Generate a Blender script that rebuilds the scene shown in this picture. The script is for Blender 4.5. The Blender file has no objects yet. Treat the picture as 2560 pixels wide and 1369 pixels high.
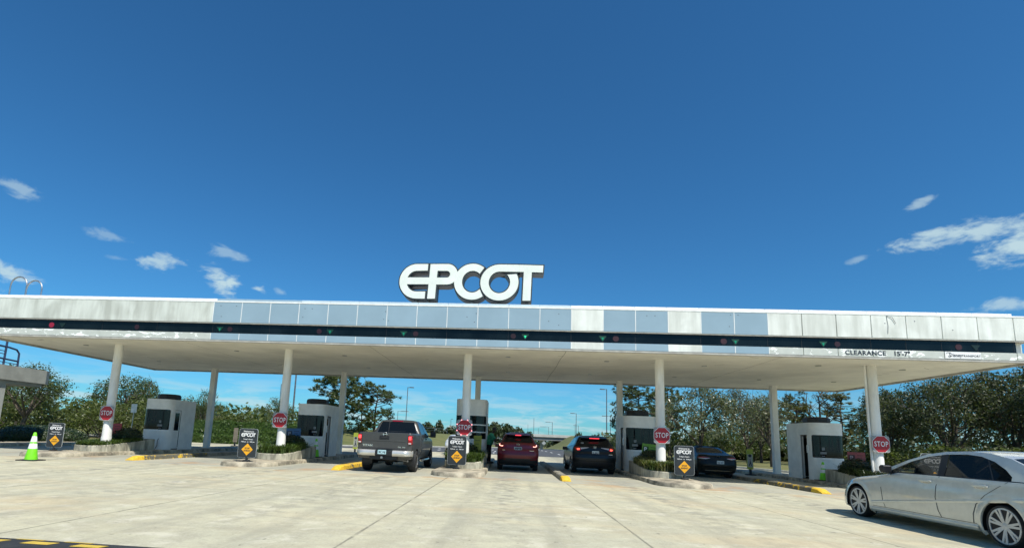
import bpy, bmesh, math, random
from mathutils import Vector, Matrix
scene = bpy.context.scene
COL = scene.collection
PI = math.pi
rad = math.radians
# ------------------------------------------------------------------ materials
MATS = {}
class NT:
    def __init__(s, tree): s.t = tree; s.n = tree.nodes; s.l = tree.links
    def node(s, typ, **kw):
        n = s.n.new(typ)
        for k, v in kw.items(): setattr(n, k, v)
        return n
    def link(s, a, b): s.l.new(a, b)
    def setin(s, sock, v):
        if hasattr(v, 'is_linked') or hasattr(v, 'links'): s.l.new(v, sock)
        else: sock.default_value = v
    def math(s, op, a, b=None, c=None, clamp=False):
        n = s.n.new('ShaderNodeMath'); n.operation = op; n.use_clamp = clamp
        s.setin(n.inputs[0], a)
        if b is not None: s.setin(n.inputs[1], b)
        if c is not None: s.setin(n.inputs[2], c)
        return n.outputs[0]
    def vmath(s, op, a, b=None):
        n = s.n.new('ShaderNodeVectorMath'); n.operation = op
        s.setin(n.inputs[0], a)
        if b is not None: s.setin(n.inputs[1], b)
        return n.outputs['Value'] if op in ('DOT_PRODUCT', 'LENGTH', 'DISTANCE') else n.outputs[0]
    def mix(s, f, a, b, typ='MIX'):
        n = s.n.new('ShaderNodeMix'); n.data_type = 'RGBA'; n.blend_type = typ
        s.setin(n.inputs[0], f); s.setin(n.inputs[6], a); s.setin(n.inputs[7], b)
        return n.outputs[2]
    def noise(s, vec, scale, detail=4, rough=.55, dist=0):
        n = s.n.new('ShaderNodeTexNoise'); s.link(vec, n.inputs['Vector'])
        n.inputs['Scale'].default_value = scale; n.inputs['Detail'].default_value = detail
        n.inputs['Roughness'].default_value = rough; n.inputs['Distortion'].default_value = dist
        return n.outputs['Fac']
    def mapv(s, vec, scale=(1, 1, 1), loc=(0, 0, 0)):
        n = s.n.new('ShaderNodeMapping'); s.link(vec, n.inputs['Vector'])
        n.inputs['Scale'].default_value = scale; n.inputs['Location'].default_value = loc
        return n.outputs[0]
    def ramp(s, f, a, b, smooth=True):
        n = s.n.new('ShaderNodeMapRange'); n.interpolation_type = 'SMOOTHSTEP' if smooth else 'LINEAR'
        s.setin(n.inputs[0], f); n.inputs[1].default_value = a; n.inputs[2].default_value = b
        return n.outputs[0]
def c4(c): return (c[0], c[1], c[2], 1.)
def base(name):
    m = bpy.data.materials.new(name); m.use_nodes = True
    t = NT(m.node_tree); p = t.n.get('Principled BSDF'); tc = t.node('ShaderNodeTexCoord')
    return m, t, p, tc.outputs['Object']
def mat(name, col, rough=.5, metal=0., var=.12, scale=3., bump=0., bscale=30., spec=.5, coat=0., emit=None, es=0., stretch=(1, 1, 1), var2=None):
    """principled material with soft procedural colour variation"""
    if name in MATS: return MATS[name]
    m, t, p, oc = base(name)
    v = t.mapv(oc, stretch)
    n1 = t.noise(v, scale, 5, .6)
    d = tuple(x * (1 - var * 1.6) for x in col) if var2 is None else var2
    l = tuple(min(1, x * (1 + var * .7)) for x in col)
    t.link(t.mix(t.ramp(n1, .3, .72), c4(d), c4(l)), p.inputs['Base Color'])
    p.inputs['Roughness'].default_value = rough; p.inputs['Metallic'].default_value = metal
    p.inputs['Specular IOR Level'].default_value = spec
    p.inputs['Coat Weight'].default_value = coat; p.inputs['Coat Roughness'].default_value = .04
    if bump:
        b = t.node('ShaderNodeBump'); b.inputs['Strength'].default_value = bump; b.inputs['Distance'].default_value = .02
        t.link(t.noise(v, bscale, 6, .6), b.inputs['Height']); t.link(b.outputs[0], p.inputs['Normal'])
    if emit: p.inputs['Emission Color'].default_value = c4(emit); p.inputs['Emission Strength'].default_value = es
    MATS[name] = m; return m
def paint(name, col, flake=.2, rough=.32, coat=1., spec=.5):
    return mat(name, col, rough, flake, .05, 6., coat=coat, spec=spec)
def leafmat(name, dark, light, trans=.35, rough=.4):
    m, t, p, oc = base(name)
    g = t.node('ShaderNodeNewGeometry')
    big = t.noise(oc, .9, 3, .6)
    f = t.math('ADD', t.math('MULTIPLY', g.outputs['Random Per Island'], .75), t.math('MULTIPLY', big, .3))
    colr = t.mix(t.ramp(f, .1, .95, False), c4(dark), c4(light))
    t.link(colr, p.inputs['Base Color']); p.inputs['Roughness'].default_value = rough
    p.inputs['Specular IOR Level'].default_value = .5
    tr = t.node('ShaderNodeBsdfTranslucent'); t.link(t.mix(1., colr, (1., 1.15, .45, 1), 'MULTIPLY'), tr.inputs[0])
    ms = t.node('ShaderNodeMixShader'); ms.inputs[0].default_value = trans
    out = t.n.get('Material Output')
    t.link(p.outputs[0], ms.inputs[1]); t.link(tr.outputs[0], ms.inputs[2]); t.link(ms.outputs[0], out.inputs[0])
    MATS[name] = m; return m
def glassmat(name, tint, alpha, rough=.02, spec=.5):
    """tinted see-through pane: mix of glossy dark coat and transparency"""
    m, t, p, oc = base(name)
    p.inputs['Base Color'].default_value = c4(tint); p.inputs['Roughness'].default_value = rough
    p.inputs['Alpha'].default_value = alpha; p.inputs['Specular IOR Level'].default_value = spec
    MATS[name] = m; return m
# ------------------------------------------------------------------ mesh builder
class MB:
    def __init__(s): s.v = []; s.f = []; s.M = None
    def add(s, vs, fs):
        o = len(s.v)
        if s.M is not None: vs = [tuple(s.M @ Vector(q)) for q in vs]
        s.v += [tuple(q) for q in vs]; s.f += [tuple(i + o for i in f) for f in fs]; return s
    def box(s, x0, x1, y0, y1, z0, z1):
        v = [(x, y, z) for z in (z0, z1) for y in (y0, y1) for x in (x0, x1)]
        return s.add(v, [(0, 2, 3, 1), (4, 5, 7, 6), (0, 1, 5, 4), (2, 6, 7, 3), (0, 4, 6, 2), (1, 3, 7, 5)])
    def loft(s, rings, cap0=True, cap1=True, closed=True):
        n = len(rings[0]); v = [p for r in rings for p in r]; f = []
        for i in range(len(rings) - 1):
            for j in range(n if closed else n - 1):
                k = (j + 1) % n
                f.append((i * n + j, i * n + k, (i + 1) * n + k, (i + 1) * n + j))
        if cap0: f.append(tuple(range(n))[::-1])
        if cap1: f.append(tuple((len(rings) - 1) * n + j for j in range(n)))
        return s.add(v, f)
    def cyl(s, p0, p1, r0, r1=None, n=12, cap=True):
        r1 = r0 if r1 is None else r1
        p0 = Vector(p0); p1 = Vector(p1); d = (p1 - p0).normalized()
        a = d.orthogonal().normalized(); b = d.cross(a)
        R = [[p + (a * math.cos(2 * PI * i / n) + b * math.sin(2 * PI * i / n)) * r for i in range(n)] for p, r in ((p0, r0), (p1, r1))]
        return s.loft(R, cap, cap)
    def tube(s, pts, r, n=8):
        pts = [Vector(p) for p in pts]; R = []; a = None
        rs = r if isinstance(r, (list, tuple)) else [r] * len(pts)
        for i, p in enumerate(pts):
            d = (pts[min(i + 1, len(pts) - 1)] - pts[max(i - 1, 0)]).normalized()
            a = d.orthogonal().normalized() if a is None else (a - d * a.dot(d)).normalized()
            b = d.cross(a)
            R.append([p + (a * math.cos(2 * PI * k / n) + b * math.sin(2 * PI * k / n)) * rs[i] for k in range(n)])
        return s.loft(R)
    def lathe(s, prof, n=24, c=(0, 0, 0), axis='z'):
        R = []
        for r, h in prof:
            ring = []
            for i in range(n):
                a = 2 * PI * i / n
                q = (r * math.cos(a), r * math.sin(a), h)
                if axis == 'x': q = (h, r * math.cos(a), r * math.sin(a))
                if axis == 'y': q = (r * math.sin(a), h, r * math.cos(a))
                ring.append((q[0] + c[0], q[1] + c[1], q[2] + c[2]))
            R.append(ring)
        return s.loft(R)
    def grid(s, P):
        m = len(P); n = len(P[0]); v = [q for r in P for q in r]
        return s.add(v, [(i * n + j, i * n + j + 1, (i + 1) * n + j + 1, (i + 1) * n + j) for i in range(m - 1) for j in range(n - 1)])
    def prism(s, poly, y0, y1):
        """poly in (x,z), extruded along y"""
        n = len(poly)
        v = [(x, y0, z) for x, z in poly] + [(x, y1, z) for x, z in poly]
        return s.add(v, [tuple(range(n)), tuple(range(n, 2 * n))[::-1]] + [(i, i + n, (i + 1) % n + n, (i + 1) % n) for i in range(n)])
def mesh_obj(name, mb, m, parent=None, smooth=35, bevel=0, seg=2, M=None, solid=0):
    me = bpy.data.meshes.new(name); me.from_pydata(mb.v, [], mb.f)
    if M is not None: me.transform(M)
    bm = bmesh.new(); bm.from_mesh(me); bmesh.ops.recalc_face_normals(bm, faces=bm.faces[:]); bm.to_mesh(me); bm.free()
    if m is not None: me.materials.append(m)
    if smooth:
        me.polygons.foreach_set('use_smooth', [True] * len(me.polygons))
        me.set_sharp_from_angle(angle=rad(smooth))
    o = bpy.data.objects.new(name, me); COL.objects.link(o)
    if parent: o.parent = parent
    if solid:
        sm = o.modifiers.new('solid', 'SOLIDIFY'); sm.thickness = solid
    if bevel:
        bv = o.modifiers.new('bevel', 'BEVEL'); bv.width = bevel; bv.segments = seg; bv.limit_method = 'ANGLE'; bv.angle_limit = rad(40)
    return o
def quick(name, mb, m, parent=None, smooth=0):
    """no normal recalculation, for leaf masses"""
    me = bpy.data.meshes.new(name); me.from_pydata(mb.v, [], mb.f); me.materials.append(m)
    o = bpy.data.objects.new(name, me); COL.objects.link(o)
    if parent: o.parent = parent
    return o
def tag(o, label, cat, group=None, kind=None):
    if label: o['label'] = label
    if cat: o['category'] = cat
    if group: o['group'] = group
    if kind: o['kind'] = kind
    return o
def thing(name, label, cat, loc=(0, 0, 0), rz=0., group=None):
    o = bpy.data.objects.new(name, None); COL.objects.link(o); o.empty_display_size = .3
    o.location = loc; o.rotation_euler = (0, 0, rz)
    return tag(o, label, cat, group)
def copy_tree(o, parent=None):
    c = o.copy(); COL.objects.link(c); c.parent = parent
    for ch in list(o.children): copy_tree(ch, c)
    return c
def struct(name, mb, m, **kw):
    o = mesh_obj(name, mb, m, **kw); o['kind'] = 'structure'; return o
# -------- curves turned to mesh (lettering, logo shapes)
def eval_curve(cu):
    o = bpy.data.objects.new('tmp', cu); COL.objects.link(o)
    dg = bpy.context.evaluated_depsgraph_get(); dg.update()
    me = o.evaluated_get(dg).to_mesh()
    v = [tuple(q.co) for q in me.vertices]; f = [tuple(p.vertices) for p in me.polygons]
    o.evaluated_get(dg).to_mesh_clear(); bpy.data.objects.remove(o); bpy.data.curves.remove(cu)
    return v, f
def text_geo(s, size, bold=0., align='CENTER', ext=.002, sx=1., spacing=1.):
    cu = bpy.data.curves.new('txt', 'FONT'); cu.body = s; cu.size = size; cu.offset = bold
    cu.align_x = align; cu.align_y = 'CENTER'; cu.extrude = ext; cu.resolution_u = 3; cu.space_character = spacing
    v, f = eval_curve(cu)
    return [(x * sx, -z, y) for x, y, z in v], f       # stands up in the xz plane, facing -y
def poly_geo(loops, ext, off=0.):
    cu = bpy.data.curves.new('shape', 'CURVE'); cu.dimensions = '2D'; cu.fill_mode = 'BOTH'
    cu.extrude = ext; cu.offset = off
    for L in loops:
        sp = cu.splines.new('POLY'); sp.points.add(len(L) - 1); sp.use_cyclic_u = True
        for p, q in zip(sp.points, L): p.co = (q[0], q[1], 0, 1)
    v, f = eval_curve(cu)
    return [(x, -z, y) for x, y, z in v], f
def put(mb, geo, loc=(0, 0, 0), M=None):
    T = Matrix.Translation(loc)
    if M is not None: T = T @ M
    old = mb.M; mb.M = T if old is None else old @ T
    mb.add(*geo); mb.M = old; return mb
# ------------------------------------------------------------------ material set
W_ = mat
M_WHITE = mat('white_paint', (.74, .74, .69), .5, var=.07, scale=2, bump=.05)
M_SOFFIT = mat('soffit_stucco', (.84, .81, .72), .8, var=.08, scale=.6, bump=.08, bscale=60)
M_COLUMN = mat('column_paint', (.80, .79, .74), .6, var=.1, scale=3, bump=.05, stretch=(1, 1, .3))
M_BOOTH = mat('booth_stucco', (.80, .80, .77), .65, var=.06, scale=2.5, bump=.06)
M_KERB = mat('kerb_concrete', (.43, .38, .28), .85, var=.42, scale=2.6, bump=.3, bscale=25)
M_PLANTER = mat('planter_concrete', (.42, .40, .31), .85, var=.35, scale=3.5, bump=.3, bscale=30, stretch=(1, 1, .25))
M_SOIL = mat('soil', (.06, .045, .03), .95, var=.4, scale=8, bump=.6)
M_RUBBER = mat('rubber', (.018, .018, .019), .7, var=.2, scale=6)
M_BLACK = mat('black_plastic', (.012, .013, .015), .45, var=.2, scale=4)
M_ACUNIT = mat('roof_unit_black', (.02, .021, .023), .55, var=.3, scale=4, bump=.1)
M_STEEL = mat('galvanised_steel', (.45, .46, .47), .35, .9, var=.15, scale=5)
M_CHROME = mat('chrome', (.86, .84, .80), .22, 1., var=.03)
M_POLE = mat('pole_steel', (.16, .17, .18), .5, .5, var=.15)
M_NAVY = mat('navy_rail_paint', (.03, .045, .10), .45, var=.15)
M_GLASSD = mat('dark_window_glass', (.008, .011, .013), .05, var=.3, scale=1.5, spec=.35)
M_BAND = mat('smoked_band_glass', (.006, .010, .011), .16, var=.4, scale=.8, spec=.28)
M_TRIM = mat('trim_white', (.82, .83, .80), .45, var=.08, scale=4, stretch=(1, 1, .3))
M_RED = mat('sign_red', (.42, .012, .022), .4, var=.08)
M_SWHITE = mat('sign_white', (.82, .82, .80), .4, var=.04)
M_SIGND = mat('sign_charcoal', (.026, .031, .034), .4, var=.12)
M_YELLOW = mat('diamond_yellow', (.85, .40, .012), .45, var=.08)
M_LETTERD = mat('dark_lettering', (.02, .03, .045), .5, var=.1)
M_LIME = mat('lime_cone', (.20, .72, .015), .45, var=.1, scale=6)
M_YK0 = mat('worn_yellow_paint', (.66, .42, .03), .7, var=.12, scale=5, var2=(.30, .25, .14), bump=.3)
def worn_yellow(name, cover):
    m, t, p, oc = base(name)
    n = t.noise(t.mapv(oc, (1, .7, 1)), 4.5, 6, .65, .4)
    c = t.mix(t.ramp(t.noise(oc, 14, 4, .6), .35, .7), c4((.66, .40, .02)), c4((.80, .54, .06)))
    d = t.mix(t.noise(oc, 7, 4, .6), c4((.05, .05, .04)), c4((.22, .20, .14)))
    t.link(t.mix(t.ramp(n, cover, cover + .07), c, d), p.inputs['Base Color']); p.inputs['Roughness'].default_value = .8
    return m
M_YKERB = worn_yellow('yellow_kerb_end', .66)
M_YWORN = worn_yellow('yellow_kerb_worn', .52)
M_YBAD = worn_yellow('yellow_kerb_mostly_bare', .40)
M_DOOR = mat('dark_interior', (.035, .035, .034), .8, var=.2)
M_PAPER = mat('paper_notice', (.24, .25, .25), .7, var=.2, scale=14)
M_BARK = mat('bark', (.10, .08, .06), .9, var=.4, scale=6, bump=.6, stretch=(1, 1, .25))
M_TAIL = mat('tail_lens_red', (.30, .006, .010), .15, var=.15, coat=.6)
M_TAILON = mat('tail_lamp_lit', (.8, .05, .04), .2, emit=(1., .10, .06), es=2.2)
M_BRAKE = mat('brake_strip_lit', (.8, .03, .04), .2, emit=(1., .05, .07), es=2.0)
M_CLEARL = mat('clear_lens', (.62, .55, .55), .12, var=.1, coat=.5)
M_PLATE = mat('plate_white', (.62, .66, .64), .4, var=.15, scale=18)
M_PLATEB = mat('plate_blue', (.45, .66, .70), .4, var=.15, scale=18)
M_PLATED = mat('plate_dark', (.02, .03, .045), .35, var=.3, scale=12)
M_RIM = mat('alloy_silver', (.66, .66, .65), .28, .85, var=.08)
M_RIMD = mat('dark_steel', (.035, .035, .036), .5, .4)  # plain dark steel for brake discs, dark rims and small fittings
M_CARGLASS = glassmat('tinted_car_glass', (.006, .008, .009), .95, .03, .32)
M_CLEARGL = glassmat('car_glass_light_tint', (.012, .018, .018), .60, .02, .35)
M_TINTGL = glassmat('car_glass_dark_tint', (.008, .012, .013), .95, .02, .16)
def fascia_white(name, dark_amt, seed, hi=(.84, .87, .82)):
    m, t, p, oc = base(name)
    v = t.mapv(oc, (1.6, 1, .22), (seed, 0, 0))
    n = t.noise(v, 1.5, 6, .62); n2 = t.noise(t.mapv(oc, (1, 1, 1), (0, seed, 0)), 9, 5, .6)
    blot = t.noise(t.mapv(oc, (.8, 1, .5), (3 + seed, 0, 0)), 1.1, 3, .5, .4)
    f = t.math('ADD', t.math('MULTIPLY', t.ramp(n, .32, .7), .7), t.math('MULTIPLY', t.ramp(blot, .42, .62), .5), clamp=True)
    f = t.math('MULTIPLY', f, dark_amt)
    c = t.mix(f, c4(hi), c4((.40, .42, .37)))
    c = t.mix(t.math('MULTIPLY', n2, .25), c, c4((.52, .54, .48)))
    t.link(c, p.inputs['Base Color']); p.inputs['Roughness'].default_value = .7
    return m
def patched(name):
    m, t, p, oc = base(name)
    n = t.noise(t.mapv(oc, (.9, 1, 2.2)), 2.6, 5, .6, .6); n2 = t.noise(oc, 3, 5, .6)
    c = t.mix(n2, c4((.40, .43, .39)), c4((.60, .63, .58)))
    t.link(t.mix(t.ramp(n, .55, .58), c, c4((.86, .88, .85))), p.inputs['Base Color']); p.inputs['Roughness'].default_value = .7
    return m
M_FP = patched('fascia_flaking_paint')
M_FW = fascia_white('fascia_stained_white', .62, 1.3)
M_FL = fascia_white('fascia_weathered_grey', .95, 7.7, (.70, .74, .68))
M_FG = mat('fascia_blue_grey', (.285, .395, .465), .3, .0, .05, .7, spec=.55, coat=.15)
M_FGT = mat('fascia_cap_reflection', (.50, .60, .64), .4, 0, .06, .8)  # paints the brighter reflection on the middle caps into their colour
# ------------------------------------------------------------------ camera
cam = bpy.data.cameras.new('camera'); co = bpy.data.objects.new('camera', cam); COL.objects.link(co)
r_ = Vector((0.99573954, 0.08246024, 0.04126833)); u_ = Vector((-0.02782256, -0.15801171, 0.98704519)); f_ = Vector((-0.08791287, 0.98398811, 0.15504425))
Mx = Matrix((r_, u_, -f_)).transposed().to_4x4(); Mx.translation = (12.3046, -20.2164, 1.37513)
co.matrix_world = Mx
cam.sensor_width = 36; cam.lens = 36 * 1310.2 / 2560; cam.shift_x = (1280 - 1160.55) / 2560; cam.shift_y = (887.53 - 684.5) / 2560
cam.clip_start = .05; cam.clip_end = 6000
scene.camera = co
# ------------------------------------------------------------------ light and sky
to_sun = Vector((.45, -.58, 1.0)).normalized()
sl = bpy.data.lights.new('sun', 'SUN'); sl.energy = 4.6; sl.angle = rad(.55); sl.color = (1., .95, .86)
so = bpy.data.objects.new('sun', sl); COL.objects.link(so); so.rotation_euler = to_sun.to_track_quat('Z', 'Y').to_euler(); so.location = (20, -30, 60)
w = bpy.data.worlds.new('World'); scene.world = w; w.use_nodes = True
t = NT(w.node_tree); t.n.clear()
out = t.node('ShaderNodeOutputWorld'); bg = t.node('ShaderNodeBackground')
sky = t.node('ShaderNodeTexSky'); sky.sky_type = 'NISHITA'; sky.sun_disc = False
sky.sun_elevation = math.asin(to_sun.z); sky.sun_rotation = math.atan2(to_sun.x, to_sun.y)
sky.altitude = 0; sky.air_density = 1.0; sky.dust_density = .35; sky.ozone_density = 3.2
SKY_STRENGTH = .085
bg.inputs[1].default_value = SKY_STRENGTH
tcw = t.node('ShaderNodeTexCoord'); D = tcw.outputs['Generated']
skc = t.mix(1., sky.outputs[0], (.336, .875, 1.20, 1), 'MULTIPLY')
CLOUDS = [
 ((-0.699,0.639,0.321),(17.724,22.676,-6.531),(28.925,-6.028,74.868),0.50),
 ((-0.718,0.664,0.206),(18.805,23.515,-10.257),(13.940,0.166,48.001),0.90),
 ((-0.630,0.722,0.286),(19.663,17.127,0.045),(19.908,-16.639,85.989),0.35),
 ((-0.580,0.771,0.263),(20.916,13.981,5.164),(4.368,-19.624,67.097),0.80),
 ((-0.621,0.741,0.255),(30.597,25.431,0.656),(28.650,-29.028,153.851),0.25),
 ((-0.491,0.820,0.296),(19.793,13.501,-4.557),(26.586,-11.479,75.962),0.45),
 ((-0.497,0.832,0.246),(21.385,16.138,-11.355),(18.248,-0.553,38.701),1.00),
 ((-0.445,0.862,0.244),(57.660,27.232,8.943),(2.154,-23.064,85.454),0.80),
 ((-0.411,0.879,0.243),(54.323,29.392,-14.539),(43.535,-16.025,131.662),0.40),
 ((0.566,0.747,0.350),(31.131,-32.724,19.554),(-66.291,-11.344,131.446),0.60),
 ((0.619,0.724,0.304),(9.294,-8.169,0.532),(-12.101,-9.153,46.475),0.90),
 ((0.651,0.708,0.273),(14.969,-14.919,3.006),(-10.067,-5.516,38.344),1.00),
 ((0.601,0.744,0.293),(31.151,-25.382,0.568),(-50.222,-44.521,215.855),0.50),
 ((0.519,0.804,0.289),(42.484,-32.409,13.944),(-55.024,-20.236,154.951),0.40),
 ((0.655,0.728,0.203),(15.331,-14.368,1.999),(-13.977,-10.981,84.494),0.70),
]
nz = t.noise(t.mapv(D, (1, 1, 2.2)), 26, 7, .62, .35)
nz2 = t.noise(t.mapv(D, (1, 1, 3.0), (4, 2, 0)), 9, 5, .6, .3)
tot = None
for d, e1, e2, s in CLOUDS:
    a = t.vmath('DOT_PRODUCT', D, e1); b = t.vmath('DOT_PRODUCT', D, e2); g = t.vmath('DOT_PRODUCT', D, d)
    r2 = t.math('SQRT', t.math('ADD', t.math('MULTIPLY', a, a), t.math('MULTIPLY', b, b)))
    q = t.math('SUBTRACT', 1.06, r2)
    q = t.math('ADD', q, t.math('MULTIPLY', t.math('SUBTRACT', nz, .5), 3.0))
    q = t.math('ADD', q, t.math('MULTIPLY', t.math('SUBTRACT', nz2, .5), 1.6))
    q = t.math('MULTIPLY', t.ramp(q, .05, .95), s)
    q = t.math('MULTIPLY', q, t.math('GREATER_THAN', g, .7))
    tot = q if tot is None else t.math('MAXIMUM', tot, q)
# thin broken cloud low over the horizon
sep = t.node('ShaderNodeSeparateXYZ'); t.link(D, sep.inputs[0]); el = sep.outputs[2]
nb = t.noise(t.mapv(D, (1, 1, 6.5), (1.3, .4, 0)), 11, 7, .6, .4)
low = t.math('MULTIPLY', t.ramp(el, .115, .02), t.ramp(nb, .43, .64))
tot = t.math('MAXIMUM', tot, t.math('MULTIPLY', low, .85))
cc = t.mix(t.math('MULTIPLY', tot, .9), skc, (5.6, 7.3, 7.8, 1))
t.link(cc, bg.inputs[0]); t.link(bg.outputs[0], out.inputs[0])
scene.view_settings.view_transform = 'Standard'; scene.view_settings.look = 'None'
scene.view_settings.exposure = 0.25; scene.view_settings.gamma = 1.0
scene.render.engine = 'CYCLES'
# ------------------------------------------------------------------ ground
def concrete_mat():
    m, t, p, oc = base('plaza_concrete')
    sx = t.node('ShaderNodeSeparateXYZ'); t.link(oc, sx.inputs[0]); X, Y = sx.outputs[0], sx.outputs[1]
    n1 = t.noise(oc, .28, 8, .62); n2 = t.noise(oc, 2.6, 7, .66); n3 = t.noise(oc, 30, 4, .7)
    st = t.noise(t.mapv(oc, (1.3, .10, 1)), 1.4, 6, .62, .2)
    st2 = t.noise(t.mapv(oc, (.16, 1.0, 1), (5, 3, 0)), .9, 6, .62, .3)
    c = t.mix(t.ramp(n1, .3, .7), c4((.565, .52, .345)), c4((.50, .48, .34)))
    c = t.mix(t.math('MULTIPLY', t.ramp(n2, .40, .68), .68), c, c4((.38, .345, .25)))
    c = t.mix(t.math('MULTIPLY', t.ramp(st, .46, .70), .52), c, c4((.36, .335, .24)))
    c = t.mix(t.math('MULTIPLY', t.ramp(st2, .48, .68), .5), c, c4((.35, .325, .235)))
    c = t.mix(t.math('MULTIPLY', t.ramp(n3, .4, .75), .4), c, c4((.68, .66, .52)))
    n4 = t.noise(oc, 9, 5, .7)
    c = t.mix(t.math('MULTIPLY', t.ramp(n4, .5, .72), .42), c, c4((.33, .32, .25)))
    warm = t.noise(t.mapv(oc, (.5, 1, 1), (9, 4, 0)), .5, 5, .6)
    c = t.mix(t.math('MULTIPLY', t.ramp(warm, .5, .7), .4), c, c4((.60, .46, .26)))
    blo = t.noise(oc, .95, 5, .7, .5)
    c = t.mix(t.math('MULTIPLY', t.ramp(blo, .50, .64), .38), c, c4((.42, .38, .26)))
    blo2 = t.noise(t.mapv(oc, (1, 1, 1), (31, 7, 0)), 1.5, 6, .7, .3)
    c = t.mix(t.math('MULTIPLY', t.ramp(blo2, .53, .66), .45), c, c4((.70, .66, .52)))
    # oil drip stripe down the middle of each lane
    lx = t.math('DIVIDE', t.math('SUBTRACT', X, 10.25), 4.06)
    fr = t.math('FRACT', lx)
    mid = t.math('ABSOLUTE', t.math('SUBTRACT', fr, .5))
    oil = t.math('MULTIPLY', t.ramp(mid, .17, .0), t.ramp(n2, .42, .62))
    oil2 = t.math('MULTIPLY', t.ramp(mid, .3, .04), t.ramp(Y, -3.6, 1.))
    oil = t.math('ADD', t.math('MULTIPLY', oil, t.ramp(Y, -16, -3)), t.math('MULTIPLY', oil2, .55), clamp=True)
    c = t.mix(t.math('MULTIPLY', oil, .6), c, c4((.17, .17, .155)))
    trk = t.math('ABSOLUTE', t.math('SUBTRACT', mid, .20))
    tr = t.math('MULTIPLY', t.ramp(trk, .09, .01), t.ramp(t.noise(t.mapv(oc, (2.2, .22, 1), (2, 5, 0)), 1.3, 6, .65), .36, .62))
    c = t.mix(t.math('MULTIPLY', tr, .33), c, c4((.26, .25, .20)))
    # greyer slabs in the lanes beneath the roof
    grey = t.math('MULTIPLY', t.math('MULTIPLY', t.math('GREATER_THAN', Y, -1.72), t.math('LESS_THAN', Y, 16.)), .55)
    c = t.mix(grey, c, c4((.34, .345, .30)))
    # rust bleeding off the kerb noses
    ru = t.math('MULTIPLY', t.math('MULTIPLY', t.ramp(Y, -4.2, -1.6), t.ramp(Y, 1.5, -.4)), t.ramp(t.noise(oc, .55, 4, .6), .5, .66))
    c = t.mix(t.math('MULTIPLY', ru, .6), c, c4((.46, .27, .13)))
    # small pits and dark specks
    pit = t.noise(t.mapv(oc, (1, .55, 1)), 7.5, 3, .5)
    c = t.mix(t.math('MULTIPLY', t.ramp(pit, .66, .75), .6), c, c4((.13, .125, .10)))
    # sawn joints
    wob = t.math('MULTIPLY', t.math('SUBTRACT', t.noise(oc, 1.6, 5, .6), .5), .10)
    jx = t.math('MULTIPLY', t.math('SUBTRACT', .5, mid), 4.06)
    jxm = t.ramp(t.math('ABSOLUTE', t.math('ADD', jx, t.math('MULTIPLY', wob, .5))), .027, .010)
    fy = t.math('FRACT', t.math('DIVIDE', t.math('ADD', Y, 8.5 + 3.4), 6.8))
    jy = t.math('MULTIPLY', t.math('ABSOLUTE', t.math('SUBTRACT', fy, .5)), 6.8)
    jym = t.math('MULTIPLY', t.ramp(t.math('ABSOLUTE', t.math('ADD', jy, wob)), .04, .012), .65)
    j = t.math('MAXIMUM', jxm, jym)
    j = t.math('MULTIPLY', j, t.ramp(t.noise(oc, 1.1, 5, .7), .3, .5))
    c = t.mix(t.math('MULTIPLY', j, .68), c, c4((.13, .125, .10)))
    t.link(c, p.inputs['Base Color']); p.inputs['Roughness'].default_value = .9; p.inputs['Specular IOR Level'].default_value = .25
    b = t.node('ShaderNodeBump'); b.inputs['Strength'].default_value = .25; b.inputs['Distance'].default_value = .01
    t.link(t.noise(oc, 45, 5, .7), b.inputs['Height']); t.link(b.outputs[0], p.inputs['Normal'])
    return m
M_PAVE = concrete_mat()
M_ASPH = mat('asphalt', (.085, .088, .09), .85, var=.2, scale=1.2, bump=.2, bscale=60)
M_GRASS = mat('mown_grass', (.11, .125, .032), .95, var=.35, scale=.7, bump=.4, bscale=20, var2=(.17, .15, .06))
M_DRYGRASS = mat('bank_grass', (.13, .125, .04), .95, var=.3, scale=.35, bump=.4, bscale=15, var2=(.10, .12, .03))
M_LINE = mat('lane_paint', (.78, .78, .74), .7, var=.12, scale=4)
def sheet(name, poly, z, m):
    mb = MB(); mb.add([(x, y, z) for x, y in poly], [tuple(range(len(poly)))]); return struct(name, mb, m, smooth=0)
def dip(y):                                    # the land falls gently away behind the plaza
    s = min(1, max(0, (y - 55) / 150)); return -2.3 * s * s * (3 - 2 * s)
xs = [-3000, -900, -300, -120, -60, -34, -31.5, -21, -19.2, -10, 10, 30, 60, 120, 300, 900, 3000]
ys = [-3000, -600, -100, -30, 0, 12.6, 14.5, 22, 23.8, 30, 55, 70, 85, 100, 120, 140, 160, 180, 205, 300, 600, 1200, 3200]
mb = MB(); mb.grid([[(x, y, dip(y) - .05 - (.62 if -32 < x < -20 and 14 < y < 23 else 0)) for y in ys] for x in xs]); struct('ground', mb, M_GRASS, smooth=60)
sheet('plaza_pavement', [(-70, -60), (80, -60), (80, 6), (33.3, 6), (30.9, 15.1), (29.4, 21.03), (28.4, 28), (-19.1, 28), (-19.1, 12.5), (-70, 12.5)][::1], 0, M_PAVE)
rp = [(-40, 28.02), (28.5, 28.02), (24.6, 45), (22.6, 61.7), (20.9, 80), (19.8, 110), (19.6, 141), (22, 180), (26, 230), (30, 300), (14, 300), (14, 230), (13.6, 180), (13.6, 140), (13.4, 100), (13.0, 76.5), (9.5, 62), (2.9, 48.9), (.66, 38.9), (-8, 31), (-40, 31)]
bm = bmesh.new(); vs = [bm.verts.new((x, y, .012)) for x, y in rp]; bm.faces.new(vs)
for yy in [q for q in ys if q >= 55]:
    bmesh.ops.bisect_plane(bm, geom=bm.verts[:] + bm.edges[:] + bm.faces[:], plane_co=(0, yy, 0), plane_no=(0, 1, 0))
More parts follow.
